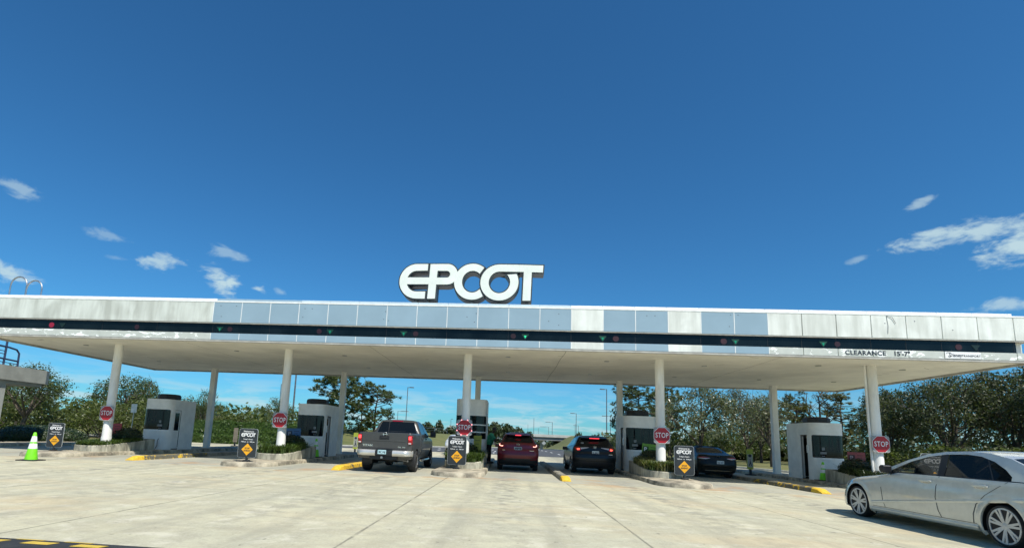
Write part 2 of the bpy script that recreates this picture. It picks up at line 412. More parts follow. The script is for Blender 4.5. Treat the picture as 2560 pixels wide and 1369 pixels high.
for v_ in bm.verts: v_.co.z = dip(v_.co.y) + .012
me = bpy.data.meshes.new('road'); bm.to_mesh(me); bm.free(); me.materials.append(M_ASPH)
ro = bpy.data.objects.new('road', me); COL.objects.link(ro); ro['kind'] = 'structure'
mb = MB()
for x, y, L in [(10.9, 37.7, 2.6), (17.16, 54.8, 3), (17.39, 50, 3), (17.62, 44.3, 3), (17.8, 36.2, 3), (17.1, 62, 3), (16.9, 72, 3), (10.4, 46, 2.6), (10.9, 32, 2.2), (5.2, 33.5, 2.4), (4.4, 40, 2.4)]:
    mb.add([(x - .09, y, dip(y) + .022), (x + .09, y, dip(y) + .022), (x + .09, y + L, dip(y + L) + .022), (x - .09, y + L, dip(y + L) + .022)], [(0, 1, 2, 3)])
struct('road_markings', mb, M_LINE, smooth=0)
# low kerb along the back lawn and the road
mb = MB()
kp = [(80, 6.0), (33.3, 6.0), (30.9, 15.1), (29.4, 21.03), (28.5, 28.2), (24.7, 45), (22.7, 61.7), (21.0, 80), (19.9, 110), (19.7, 141), (22.1, 180)]
for (x0, y0), (x1, y1) in zip(kp, kp[1:]):
    d = Vector((x1 - x0, y1 - y0)).normalized(); n = Vector((-d.y, d.x)) * -.26
    z0, z1 = dip(y0), dip(y1)
    q = [(x0, y0), (x1, y1), (x1 + n.x * -1, y1 + n.y * -1), (x0 + n.x * -1, y0 + n.y * -1)]
    zz = [z0, z1, z1, z0]
    mb.add([(a, b, z - .1) for (a, b), z in zip(q, zz)] + [(a, b, z + .13) for (a, b), z in zip(q, zz)], [(0, 1, 5, 4), (1, 2, 6, 5), (2, 3, 7, 6), (3, 0, 4, 7), (4, 5, 6, 7)])
struct('kerb', mb, mat('pale_kerb', (.55, .54, .47), .8, var=.12, scale=1.5), smooth=0)
mb = MB(); kp = [(-40, 31.1), (-8, 31.1), (.6, 39), (2.8, 49), (9.4, 62.1), (12.9, 76.6), (13.3, 100)]
for (x0, y0), (x1, y1) in zip(kp, kp[1:]):
    d = Vector((x1 - x0, y1 - y0)).normalized(); n = Vector((-d.y, d.x)) * .25
    z0, z1 = dip(y0), dip(y1)
    q = [(x0, y0), (x1, y1), (x1 + n.x, y1 + n.y), (x0 + n.x, y0 + n.y)]; zz = [z0, z1, z1, z0]
    mb.add([(a, b, z - .1) for (a, b), z in zip(q, zz)] + [(a, b, z + .13) for (a, b), z in zip(q, zz)], [(0, 1, 5, 4), (1, 2, 6, 5), (2, 3, 7, 6), (3, 0, 4, 7), (4, 5, 6, 7)])
struct('road_kerb', mb, MATS['pale_kerb'], smooth=0)
# grassy banks
def bank(name, toe, top, m, n=10):
    mb = MB(); P = []
    for (a, b) in zip(toe, top):
        row = []
        for i in range(n + 1):
            s = i / n; e = s * s * (3 - 2 * s)
            row.append((a[0] + (b[0] - a[0]) * s, a[1] + (b[1] - a[1]) * s, a[2] + (b[2] - a[2]) * e))
        row.append((b[0] + (b[0] - a[0]) * .6, b[1] + (b[1] - a[1]) * .6, b[2])); row.append((b[0] + (b[0] - a[0]) * 1.8, b[1] + (b[1] - a[1]) * 1.8, -.5)); P.append(row)
    mb.grid(P); return struct(name, mb, m, smooth=70)
bank('grass_embankment', [(29.5, 46, -.04), (23.4, 62, -.04), (21.6, 80, dip(80) - .02), (20.6, 110, dip(110) - .02), (20.4, 141, dip(141) - .02), (22.6, 185, dip(185) - .02), (27, 204, dip(204) - .02)],
     [(56, 60, 1.7), (52, 78, 2.1), (50, 98, 2.6), (47, 125, 3.2), (44, 150, 3.6), (40.5, 185, 4.05), (40, 206, 4.1)], M_DRYGRASS)
bank('grass_bank', [(-38, 33, -.04), (-12, 33, -.04), (-4.5, 37, -.04), (-.6, 42, -.04), (1.6, 52, -.04), (7, 66, -.03), (11.5, 82, dip(82) - .02), (12, 110, dip(110) - .02)],
     [(-40, 46, 1.2), (-20, 52, 1.6), (-13, 58, 1.9), (-9, 62, 2.0), (-6, 70, 2.0), (-1, 84, 2.0), (2, 104, 2.0), (2, 130, 1.6)], M_DRYGRASS)
# ------------------------------------------------------------------ EPCOT logo shapes, metres, baseline 0, height 1.48, left edge 0
def LP(a, b): return ((a - 123) * .002577, (687 + (a - 390) * .0155 - b) * .00269)
def arc(cx, cy, rx, ry, a0, a1, n=18): return [(cx + rx * math.cos(rad(a0 + (a1 - a0) * i / n)), cy + ry * math.sin(rad(a0 + (a1 - a0) * i / n))) for i in range(n + 1)]
def ang(p, c, rx, ry): return math.degrees(math.atan2((p[1] - c[1]) / ry, (p[0] - c[0]) / rx))
LOGO = {}
LOGO['E'] = [[(578, 139)] + arc(405, 413, 282, 275, 270, 90, 30)[:] + [(547, 690), (552, 577)] + arc(400, 412, 160, 165, 90, 163, 10) + [(598, 462), (605, 353)] + arc(400, 412, 160, 165, 201, 270, 10) + [(573, 244)]]
LOGO['P'] = [[(616, 140)] + arc(895, 303, 165, 163, 270, 450, 22) + [(722, 466), (713, 690), (588, 690)],
             [(735, 248)] + arc(886, 303, 55, 54, 270, 450, 12) + [(729, 357)]]
c_ = (1302, 421)
a0 = ang((1490, 195), c_, 292, 284); a1 = ang((1480, 655), c_, 292, 284); b1 = ang((1425, 540), c_, 165, 172); b0 = ang((1425, 285), c_, 165, 172)
LOGO['C'] = [arc(1302, 421, 292, 284, a0, a1 - 360, 36) + arc(1302, 421, 165, 172, b1 - 360, b0, 30)]
o_ = (1733, 433); a1 = ang((2000, 303), o_, 302, 283); b1 = ang((1862, 303), o_, 170, 171)
LOGO['O'] = [arc(1733, 433, 302, 283, -90, a1 - 360, 40) + arc(1733, 433, 170, 171, b1 - 360, -90, 34) + [(2040, 267), (2045, 156)]]
LOGO['T'] = [[(2046, 156), (2420, 169), (2415, 279), (2240, 273), (2228, 718), (2103, 718), (2115, 269), (2041, 267)]]
for k in LOGO: LOGO[k] = [[LP(*q) for q in L] for L in LOGO[k]]
def logo_flat(mb, width, loc, M=None, ext=.0015):
    s = width / 5.92
    for i, k in enumerate('EPCOT'):
        put(mb, poly_geo([[(x * s - width / 2, y * s) for x, y in L] for L in LOGO[k]], ext), (loc[0], loc[1] - .0004 * i, loc[2]), M)
# ------------------------------------------------------------------ canopy
CX = [-5.65, 2.45, 10.48, 18.54, 26.9]
P4 = 1.2192
XL, XR, YB = -10.65, 31.2, 11.7
can = thing('toll_canopy', 'long flat white and blue-grey toll plaza roof on ten round and square columns', 'toll canopy', (10.3, 0, 0))
OX = 10.3
def bx(x0, x1, *r): return MB().box(x0 - OX, x1 - OX, *r)
mesh_obj('soffit', bx(XL + .05, XR - .05, .06, YB - .05, 4.93, 5.16), M_SOFFIT, can, bevel=.01)
mb = MB(); mb.box(XL + .3 - OX, XR - .3 - OX, .3, YB - .3, 5.162, 6.5)
mesh_obj('roof_core', mb, M_WHITE, can)
# drip lip under the lower fascia strip
mesh_obj('soffit_lip', bx(XL, XR, 0.01, .14, 4.85, 4.93), mat('lip_grey', (.42, .41, .37), .7, var=.15), can)
for nm, r in (('soffit_lip', (XL, XL + .13, .141, YB, 4.85, 4.929)), ('soffit_lip', (XR - .13, XR, .141, YB, 4.85, 4.929)), ('soffit_lip', (XL + .131, XR - .131, YB - .13, YB, 4.85, 4.929))):
    mesh_obj(nm, bx(*r), MATS['lip_grey'], can)
# shadow gap band with the lane signals
mesh_obj('signal_band', bx(XL + .62, 30.56, .10, .28, 5.2, 5.64), M_BAND, can)
mb = MB()
for k in range(-8, 26):
    x = k * P4
    if k % 2 == 0 or k > 15: mesh_obj('band_joint', MB().box(x - .008 - OX, x + .008 - OX, .094, .1, 5.2, 5.6), M_BLACK, can)
mesh_obj('band_ledge', bx(XL, XR, .012, .3, 5.615, 5.655), MATS['lip_grey'], can)
# panels
ms = [('g', 0, 12), ('w', 12, 13), ('g', 13, 15), ('w', 15, 16), ('g', 16, 18)]
kind = {}
for q, a, b in ms:
    for k in range(a, b): kind[k] = q
rp_ = random.Random(4)
lo = int(math.floor(XL / P4)); hi = int(math.ceil(XR / P4))
for k in range(lo, hi):
    q = kind.get(k, 'l' if k < 0 else 'r')
    x0 = max(XL, k * P4); x1 = min(XR, (k + 1) * P4)
    m_ = {'g': M_FG, 'w': M_FW, 'l': M_FL, 'r': M_FW}[q]
    gp = .013 if q in 'gwr' else .0015
    mesh_obj('fascia_panel', bx(x0 + gp, x1 - gp, .0, .05, 5.655, 6.50), m_, can, bevel=.004 if q != 'l' else 0)
    mesh_obj('lower_panel', bx(x0 + gp, x1 - gp, .0, .05, 4.932, 5.2), m_ if q in 'gw' else M_FP, can)
    if x0 < 30.5:
        mesh_obj('parapet_cap', bx(x0 + .006, min(x1, 30.63) - .006, .19, .26, 6.57, 6.70), M_FGT if 2 < k < 12 else (M_FG if q == 'g' and k < 3 else M_TRIM), can, bevel=.006)
for k in range(0, 19):
    for z0, z1 in ((5.66, 6.497), (4.936, 5.197)):
        if (kind.get(k) == 'g' or kind.get(k - 1) == 'g'): mesh_obj('joint_strip', bx(k * P4 - .0125, k * P4 + .0125, -.004, .05, z0, z1), M_TRIM, can)
mesh_obj('panel_backing', bx(-.6, 18 * P4, .051, .07, 5.66, 6.495), M_TRIM, can)
mesh_obj('panel_backing', bx(18 * P4 + .001, XR, .051, .07, 5.66, 6.495), M_POLE, can)
mesh_obj('panel_backing', bx(-.6, XR, .051, .07, 4.94, 5.195), M_TRIM, can)
mesh_obj('roof_edge_trim', bx(XL, XR, -.012, .3, 6.50, 6.568), M_TRIM, can, bevel=.008)
# side and rear fascia
for nm, r in (('side_fascia', (XL, XL + .05, .052, YB, 4.93, 6.5)), ('side_fascia', (XR - .05, XR, .6, YB, 4.93, 6.5)), ('rear_fascia', (XL + .051, XR - .051, YB - .05, YB, 4.93, 6.5)), ('side_fascia', (XR - .05, XR, .071, .599, 5.656, 6.5)), ('side_fascia', (XR - .05, XR, .071, .599, 4.93, 5.2))):
    mesh_obj(nm, bx(*r), M_FW, can)
# fixing marks left on the panels
mb = MB()
for k, u, z in [(0, .25, 6.35), (0, .8, 6.35), (0, .3, 5.9), (3, .2, 6.3), (3, .45, 6.3), (3, .15, 5.95), (5, .95, 6.25), (5, .9, 5.93), (6, .06, 5.88), (8, .65, 6.1), (8, .95, 6.25), (8, .9, 5.9), (11, .6, 6.3), (11, .28, 6.0), (11, .6, 5.85), (14, .35, 6.3), (14, .6, 6.3), (16, .9, 6.4), (17, .12, 6.4), (16, .85, 5.95), (21, .4, 6.2), (22, .25, 6.3), (23, .3, 6.0)]:
    mb.cyl(((k + u) * P4 - OX, -.004, z), ((k + u) * P4 - OX, .02, z), .02, n=8)
mesh_obj('fixing_marks', mb, M_POLE, can)
# cracks and joints in the soffit plaster
mb = MB(); rk = random.Random(9)
for x in (-1.6, 6.5, 14.5, 22.7):
    pts = [(x + rk.uniform(-.03, .03), .2 + i * 1.15, 4.929) for i in range(11)]
    mb = MB()
    for i_, (a, b) in enumerate(zip(pts, pts[1:])): mb.add([(a[0] - OX - .008, a[1], 4.927), (a[0] - OX + .008, a[1], 4.927), (b[0] - OX + .008, b[1], 4.927), (b[0] - OX - .008, b[1], 4.927)], [(0, 1, 2, 3)])
    mesh_obj('soffit_joint', mb, mat('crack_grey', (.16, .15, .12), .9, var=.2), can, smooth=0)
for i in range(26):
    x = rk.uniform(-9, 30); y = rk.uniform(.5, 11); a = rk.uniform(-.7, .7) + (PI if rk.random() < .5 else 0); L = rk.uniform(.15, .7)
    dx, dy = math.cos(a) * L, math.sin(a) * L
    mb = MB(); mb.add([(x - OX, y, 4.9265), (x - OX + dx, y + dy, 4.9265), (x - OX + dx + .02, y + dy + .03, 4.9265), (x - OX + .01, y + .04, 4.9265)], [(0, 1, 2, 3)]); mesh_obj('soffit_crack', mb, MATS['crack_grey'], can, smooth=0)
mb = MB()
for i, x in enumerate((-7.5, -.4, 4.6, 12.2, 16.5, 20.8, 25, 28.6)):
    for y in (2.4 + .5 * (i % 3), 7.6): mesh_obj('downlight', MB().cyl((x - OX, y, 4.905), (x - OX, y, 4.93), .11, n=14), M_STEEL, can)
# columns
for i, x in enumerate(CX):
    mb = MB(); mb.lathe([(.205, .14), (.205, .75), (.19, .8), (.18, 2.0), (.18, 4.93)], 28, (x - OX, 2.18, 0))
    mesh_obj('column', mb, M_COLUMN, can, smooth=50)
    mb = MB(); mb.box(x - .15 - OX, x + .15 - OX, 10.05, 10.35, .14, 4.93); mb.box(x - .19 - OX, x + .19 - OX, 10.01, 10.39, .14, .2)
    mesh_obj('rear_column', mb, M_COLUMN, can, bevel=.01)
    if i == 4: mesh_obj('downpipe', MB().tube([(x - .27 - OX, 2.15, 4.93), (x - .27 - OX, 2.15, 2.6), (x - .25 - OX, 2.13, .6)], .045), M_COLUMN, can)
# lane signals behind the smoked glass: red discs, green arrows
M_RLIT = mat('red_lamp_lit', (.26, .010, .035), .5, emit=(.62, .01, .08), es=.08)
M_RDIM = mat('red_lamp_dim', (.040, .007, .014), .5, var=.2); M_GDIM = mat('green_lamp_dim', (.0, .045, .026), .5, var=.2)
M_GLIT = mat('green_lamp_lit', (.0, .3, .15), .5, emit=(.03, .8, .36), es=.75)
for x, c, L in [(-7.19, 'r', 2), (-6.7, 'g', 0), (-3.33, 'r', 0), (.31, 'g', 2), (.75, 'r', 0), (4.54, 'r', 0), (4.99, 'g', 1), (8.02, 'g', 1), (8.51, 'r', 0), (12.39, 'r', 0), (12.86, 'g', 3), (15.84, 'g', 1), (16.34, 'r', 1), (20.35, 'r', 1), (20.78, 'g', 1), (23.93, 'g', 1), (24.43, 'r', 0), (28.62, 'r', 1), (29.2, 'g', 0)]:
    mb = MB(); z = 5.39
    if c == 'r': mb.cyl((x - OX, .098, z), (x - OX, .089, z), .115 if L else .105, n=20)
    else: mb.prism([(x - OX - .15, z + .09), (x - OX + .15, z + .09), (x - OX + .015, z - .11), (x - OX - .015, z - .11)], .089, .098)
    mm = {('r', 0): mat('red_lamp_off', (.03, .008, .012), .4, var=.2), ('r', 1): M_RDIM, ('r', 2): M_RLIT, ('g', 0): mat('green_lamp_off', (.006, .02, .015), .4, var=.2), ('g', 1): M_GDIM, ('g', 2): M_GDIM, ('g', 3): M_GDIM}[(c, L)]
    mesh_obj('red_signal' if c == 'r' else 'green_signal', mb, mm, can, smooth=0)
    if c == 'g' and L >= 1:
        mb = MB(); mb.prism([(x - OX - .05, z + .03), (x - OX + .05, z + .03), (x - OX, z - .08)], .084, .0885)
        mesh_obj('green_signal', mb, M_GLIT if L > 2 else mat('green_lamp_half', (0, .2, .11), .4, emit=(.01, .4, .2), es=.14), can, smooth=0)
# clearance lettering and the transport plate on the lower strip
def zl(x): return 5.065
mb = MB(); put(mb, text_geo('CLEARANCE', .235, .007, 'LEFT', .002, 1.0, 1.1), (24.62 - OX, -.003, 5.06)); put(mb, text_geo("15'-7\"", .235, .008, 'LEFT', .002, 1.05, 1.0), (26.29 - OX, -.003, 5.06))
mesh_obj('clearance_lettering', mb, M_LETTERD, can, smooth=0)
mesh_obj('transport_plate', bx(28.05, 29.26, -.012, -.002, 4.945, 5.19), M_SWHITE, can)
mb = MB()
put(mb, text_geo('isney', .17, .002, 'LEFT', .002, .9), (28.31 - OX, -.015, 5.06)); put(mb, text_geo('TRANSPORT', .105, .001, 'LEFT', .002, 1.0, 1.1), (28.61 - OX, -.015, 5.045))
dx_ = 28.2 - OX
mb.tube([(dx_ + .01, -.014, 5.14), (dx_ + .02, -.014, 5.0)], .009, 6)
mb.tube([(dx_ - .1, -.014, 5.12), (dx_ - .07, -.014, 5.16), (dx_ + .02, -.014, 5.155), (dx_ + .09, -.014, 5.1), (dx_ + .08, -.014, 5.03), (dx_ + .0, -.014, 4.995), (dx_ - .05, -.014, 5.02), (dx_ - .0, -.014, 5.05), (dx_ + .06, -.014, 5.04)], .008, 6)
mesh_obj('transport_lettering', mb, M_LETTERD, can, smooth=0)
# loose cable hanging on the fascia
mb = MB(); mb.tube([(26.15 - OX, -.01, 6.48), (26.35 - OX, -.03, 6.42), (26.45 - OX, -.02, 6.2)], .008, 6); mb.tube([(26.16 - OX, -.01, 6.45), (26.19 - OX, -.015, 6.1), (26.16 - OX, -.01, 5.8)], .006, 6)
mesh_obj('loose_cable', mb, M_POLE, can)
# ------------------------------------------------------------------ roof sign
sg = thing('rooftop_sign', 'large white EPCOT letters with dark outline standing on the canopy roof', 'roof sign', (7.62, .55, 6.6))
M_LET = mat('letter_face', (.78, .83, .76), .4, var=.05, scale=1.5, bump=.02)
M_LSIDE = mat('letter_return', (.035, .045, .048), .5, var=.2, scale=3)
for i, k in enumerate('EPCOT'):
    b = MB(); put(b, poly_geo(LOGO[k], .29, .05), (0, .30 - .003 * i, .36))
    lo_ = mesh_obj('letter', b, M_LSIDE, sg, smooth=40)
    b = MB(); put(b, poly_geo(LOGO[k], .008), (0, -.012 - .0015 * i, .36))
    mesh_obj('letter_face', b, M_LET, lo_, smooth=0)
mb = MB()
for x in (.7, 1.2, 3.05, 4.15, 5.3): mb.box(x - .05, x + .05, .1, .5, -.1, .36)
mb.box(.4, 5.6, .22, .34, .1, .2)
mesh_obj('support_frame', mb, M_POLE, sg)
for x in (.98, 5.25): mesh_obj('lightning_spike', MB().cyl((x, .3, 1.8), (x, .3, 2.02), .009, .004, 6), M_STEEL, sg)
# ladder rails over the roof edge
ld = thing('roof_ladder', 'two arched silver grab rails of a ladder at the roof edge', 'ladder', (-10.6, 2, 6.5))
for x0, x1, h in ((-.85, -.02, 1.55), (-.0, .78, 1.38)):
    pts = [(x0, 0, .0), (x0, 0, h - .42)] + [((x0 + x1) / 2 - (x1 - x0) / 2 * math.cos(PI * i / 10), 0, h - .42 + .42 * math.sin(PI * i / 10)) for i in range(11)] + [(x1, 0, h - .42), (x1, 0, 0)]
    mesh_obj('grab_rail', MB().tube(pts, .032, 10), M_STEEL, ld)
# ------------------------------------------------------------------ islands, planters
def island_outline(inset, y1, hw=1.0, y0=-1.5, L=1.35, n=14):
    pts = [(hw - inset, y1 - inset)]
    for i in range(n * 2 + 1):
        a = PI * i / (2 * n)
        s = 1 if True else 0
        cx = math.copysign(abs(math.cos(a)) ** .8, math.cos(a)) * (hw - inset); cy = -(abs(math.sin(a)) ** .8) * (L - inset)
        pts.append((cx, y0 + L + cy))
    pts.append((-(hw - inset), y1 - inset)); return pts
IWORDS = ['far left lane island with the red parking board', 'island carrying the blue parking board', 'middle island in front of the tall booth', 'island carrying the green parking board', 'far right island behind the white sedan']
GRASS_L = leafmat('liriope_blades', (.03, .055, .012), (.13, .20, .045), .3)
GRASS_D = leafmat('dark_shrub_leaves', (.012, .022, .008), (.05, .08, .025), .25)
WITH = leafmat('dry_blades', (.10, .11, .04), (.30, .29, .13), .3)
rg = random.Random(12)
def blades(mb, x, y, z, n, h, r):
    for i in range(n):
        a = rg.uniform(0, 2 * PI); L = h * rg.uniform(.6, 1.15); lean = r * rg.uniform(.4, 1.2); w = .02
        dx, dy = math.cos(a), math.sin(a); px, py = -dy * w, dx * w
        x0 = x + rg.uniform(-.05, .05); y0 = y + rg.uniform(-.05, .05)
        v = []
        for s in (0, .45, .8, 1.):
            q = (x0 + dx * lean * s * s, y0 + dy * lean * s * s, z + L * (s - .42 * s * s * s)); k = (1 - s * .8)
            v += [(q[0] - px * k, q[1] - py * k, q[2]), (q[0] + px * k, q[1] + py * k, q[2])]
        mb.add(v, [(0, 1, 3, 2), (2, 3, 5, 4), (4, 5, 7, 6)])
def leaves(mb, c, R, n, size, rng, shell=.55, flat=.0):
    for i in range(n):
        while True:
            p = Vector((rng.uniform(-1, 1), rng.uniform(-1, 1), rng.uniform(-1, 1)))
            if shell * shell < p.length_squared < 1: break
        q = Vector((c[0] + p.x * R[0], c[1] + p.y * R[1], c[2] + p.z * R[2]))
        nn = (p + Vector((rng.uniform(-1, 1), rng.uniform(-1, 1), rng.uniform(-.3, 1.2)))).normalized()
        a = nn.orthogonal().normalized(); b = nn.cross(a); th = rng.uniform(0, 2 * PI)
        a, b = a * math.cos(th) + b * math.sin(th), b * math.cos(th) - a * math.sin(th)
        s = size * rng.uniform(.6, 1.35); l = s * rng.uniform(1., 1.7)
        mb.add([q - a * l * .5, q + b * s * .32, q + a * l * .5, q - b * s * .32], [(0, 1, 2, 3)])
PLF = [.95, 1.1, 1.25, 1.1, 1.1]
for i, x in enumerate(CX):
    o = mesh_obj('traffic_island', MB().loft([[(p[0], p[1], z) for p in island_outline(k, 14.5 - .0)] for z, k in ((-.05, 0), (0, 0), (.10, .012), (.14, .035), (.152, .075))], False, True), M_KERB, None, smooth=40)
    o.location = (x, 0, 0); tag(o, 'raised concrete ' + IWORDS[i], 'traffic island', 'raised islands between the toll lanes')
    pl = thing('planter', 'low concrete planter on the ' + IWORDS[i], 'planter', (x, 0, .15), 0, 'planters on the toll islands')
    yf = PLF[i]; ye = 4.35
    def ring(ins, zf):
        pts = [(.80 - ins, ye - ins)]
        for q in range(17):
            a = PI * q / 16
            pts.append((math.copysign(abs(math.cos(a)) ** .75, math.cos(a)) * (.80 - ins), yf + 1.0 - (abs(math.sin(a)) ** .75) * (1.0 - ins)))
        pts.append((-.80 + ins, ye - ins))
        return [(a, b, zf(b)) for a, b in pts]
    top = lambda y: .24 + .30 * max(0, min(1, (y - yf) / (ye - yf)))
    mesh_obj('planter_wall', MB().loft([ring(0, lambda y: -.01), ring(0, lambda y: top(y) - .02), ring(.02, top), ring(.11, top), ring(.13, lambda y: top(y) - .09)], False, False), M_PLANTER, pl, smooth=40)
    mesh_obj('soil_bed', MB().loft([ring(.12, lambda y: top(y) - .07)], False, True), M_SOIL, pl, smooth=0)
    mb = MB()
    for q in range(400 if i != 3 else 520):
        px = rg.uniform(-.74, .74); py = rg.uniform(yf + .12, 3.6)
        if py < yf + .9 and abs(px) > .78 * math.sqrt(max(0, 1 - ((yf + 1.0 - py) / 1.0) ** 2)): continue
        if math.hypot(px, py - 2.18) < .22: continue
        blades(mb, px, py, top(py) - .08, 8, .62 if i != 0 else .36, .36)
    o = quick('planter_grass', mb, GRASS_L if i < 3 else (WITH if i == 3 else GRASS_D)); o.location = (x, 0, .15)
    tag(o, 'strap-leaf grass on the ' + IWORDS[i], 'ornamental grass', 'grass in the island planters', 'stuff')
    if i == 3:
        mb = MB()
        for q in range(260): blades(mb, rg.uniform(-.7, .75), rg.uniform(yf + .2, 3.3), top(2.) - .1, 8, .64, .36)
        o = quick('planter_grass', mb, GRASS_L); o.location = (x, 0, .15); tag(o, 'greener strap-leaf grass mixed through the planter by the green parking board', 'ornamental grass', 'grass in the island planters', 'stuff')
    # clipped dark shrub behind the column
    mb = MB(); rs = random.Random(50 + i)
    mb.lathe([(.05, .0), (.62, .05), (.7, .3), (.5, .55), (.1, .68)], 12)
    leaves(mb, (0, 0, .3), (.8, .85, .46), 2600, .075, rs, .72)
    o = quick('shrub', mb, GRASS_D); o.location = (x + (.06 if i > 2 else -.1), 3.62, .50); o.scale = (.80, .80, .92)
    tag(o, 'dark clipped shrub on the ' + IWORDS[i], 'shrub', 'shrubs in the island planters')
# lane dividers with yellow ends
DW = ['in front of the far left booth', 'left of the grey pickup truck', 'between the red and the black SUV', 'in the shade left of the white sedan']
for i, x in enumerate((-2.05, 6.0, 14.4, 23.1)):
    t_ = thing('lane_divider', 'low divider kerb with worn yellow end ' + DW[i], 'divider kerb', (x, -1.0, 0), 0, 'divider kerbs with yellow ends')
    def sec(y, w, h): return [(-w, y, -.01), (w, y, -.01), (w * .86, y, h * .8), (w * .62, y, h), (-w * .62, y, h), (-w * .86, y, h * .8)]
    mesh_obj('yellow_end', MB().loft([sec(0, .17, .03), sec(.3, .18, .15), sec(.62, .18, .165)], True, True), M_YKERB, t_, smooth=30)
    yl = [5.0, 3.6, .6, 5.0][i]
    if yl > .7: mesh_obj('painted_kerb', MB().loft([sec(.625, .178, .163), sec(yl, .178, .163)], True, True), M_YBAD if i in (0, 3) else M_YWORN, t_, smooth=30)
    mesh_obj('bare_kerb', MB().loft([sec(yl + .03, .176, .16), sec(13.5, .176, .16)], True, True), mat('grimy_kerb', (.30, .28, .22), .85, var=.3, scale=3, bump=.3), t_, smooth=30)
# ------------------------------------------------------------------ booths
BW, BD = .75, 2.2
def booth_path(r=.42, n=8):
    """outline from rear left, along the left side, round the front, to rear right (x, y)"""
    pts = [(-BW, BD)]; pts.append((-BW, r))
    for i in range(1, n + 1): a = PI / 2 * i / n; pts.append((-BW + r - r * math.cos(a), r - r * math.sin(a)))
    for i in range(0, n + 1): a = PI / 2 * i / n; pts.append((BW - r + r * math.sin(a), r - r * math.cos(a)))
    pts.append((BW, BD)); return pts
def path_len(p): return [0] + [sum(math.dist(p[j], p[j + 1]) for j in range(i + 1)) for i in range(len(p) - 1)]
def sub_path(p, s0, s1, n=30):
    L = path_len(p); out_ = []
    for k in range(n + 1):
        s = s0 + (s1 - s0) * k / n
        i = max(j for j in range(len(L)) if L[j] <= s + 1e-9); i = min(i, len(p) - 2)
        u = (s - L[i]) / (L[i + 1] - L[i]); a, b = Vector(p[i]), Vector(p[i + 1]); q = a.lerp(b, u); d = (b - a).normalized()
        out_.append((q, Vector((-d.y, d.x)) * 1))
    return out_
def wall_strip(mb, s0, s1, z0, z1, off=0., rc=0.):
    P = sub_path(BP, s0, s1); rows = []
    nz_ = 9 if rc else 1; S = s1 - s0
    for (q, n) in P: pass
    if not rc:
        mb.grid([[(q.x - n.x * off * -1, q.y + n.y * off, z) for z in (z0, z1)] for q, n in P]); return
    R = []
    zs = [z0 + rc * (1 - math.cos(PI / 2 * i / 4)) for i in range(5)] + [z1 - rc * (1 - math.cos(PI / 2 * i / 4)) for i in range(4, -1, -1)]
    for z in zs:
        dz = max(0, rc - min(z - z0, z1 - z)); ins = rc - math.sqrt(max(0, rc * rc - dz * dz))
        R.append([(q.x + n.x * off, q.y + n.y * off, z) for q, n in sub_path(BP, s0 + ins, s1 - ins)])
    mb.grid(R)
BP = booth_path(); BL = path_len(BP)[-1]
sL = BD - .42; cornerL = .42 * PI / 2; sF = 2 * BW - .84
BWORDS = ['far left one with its door shut', 'behind the blue parking board, door open', 'tall middle one with three window bands', 'behind the green parking board, door open at left', 'far right one behind the white sedan, door open']
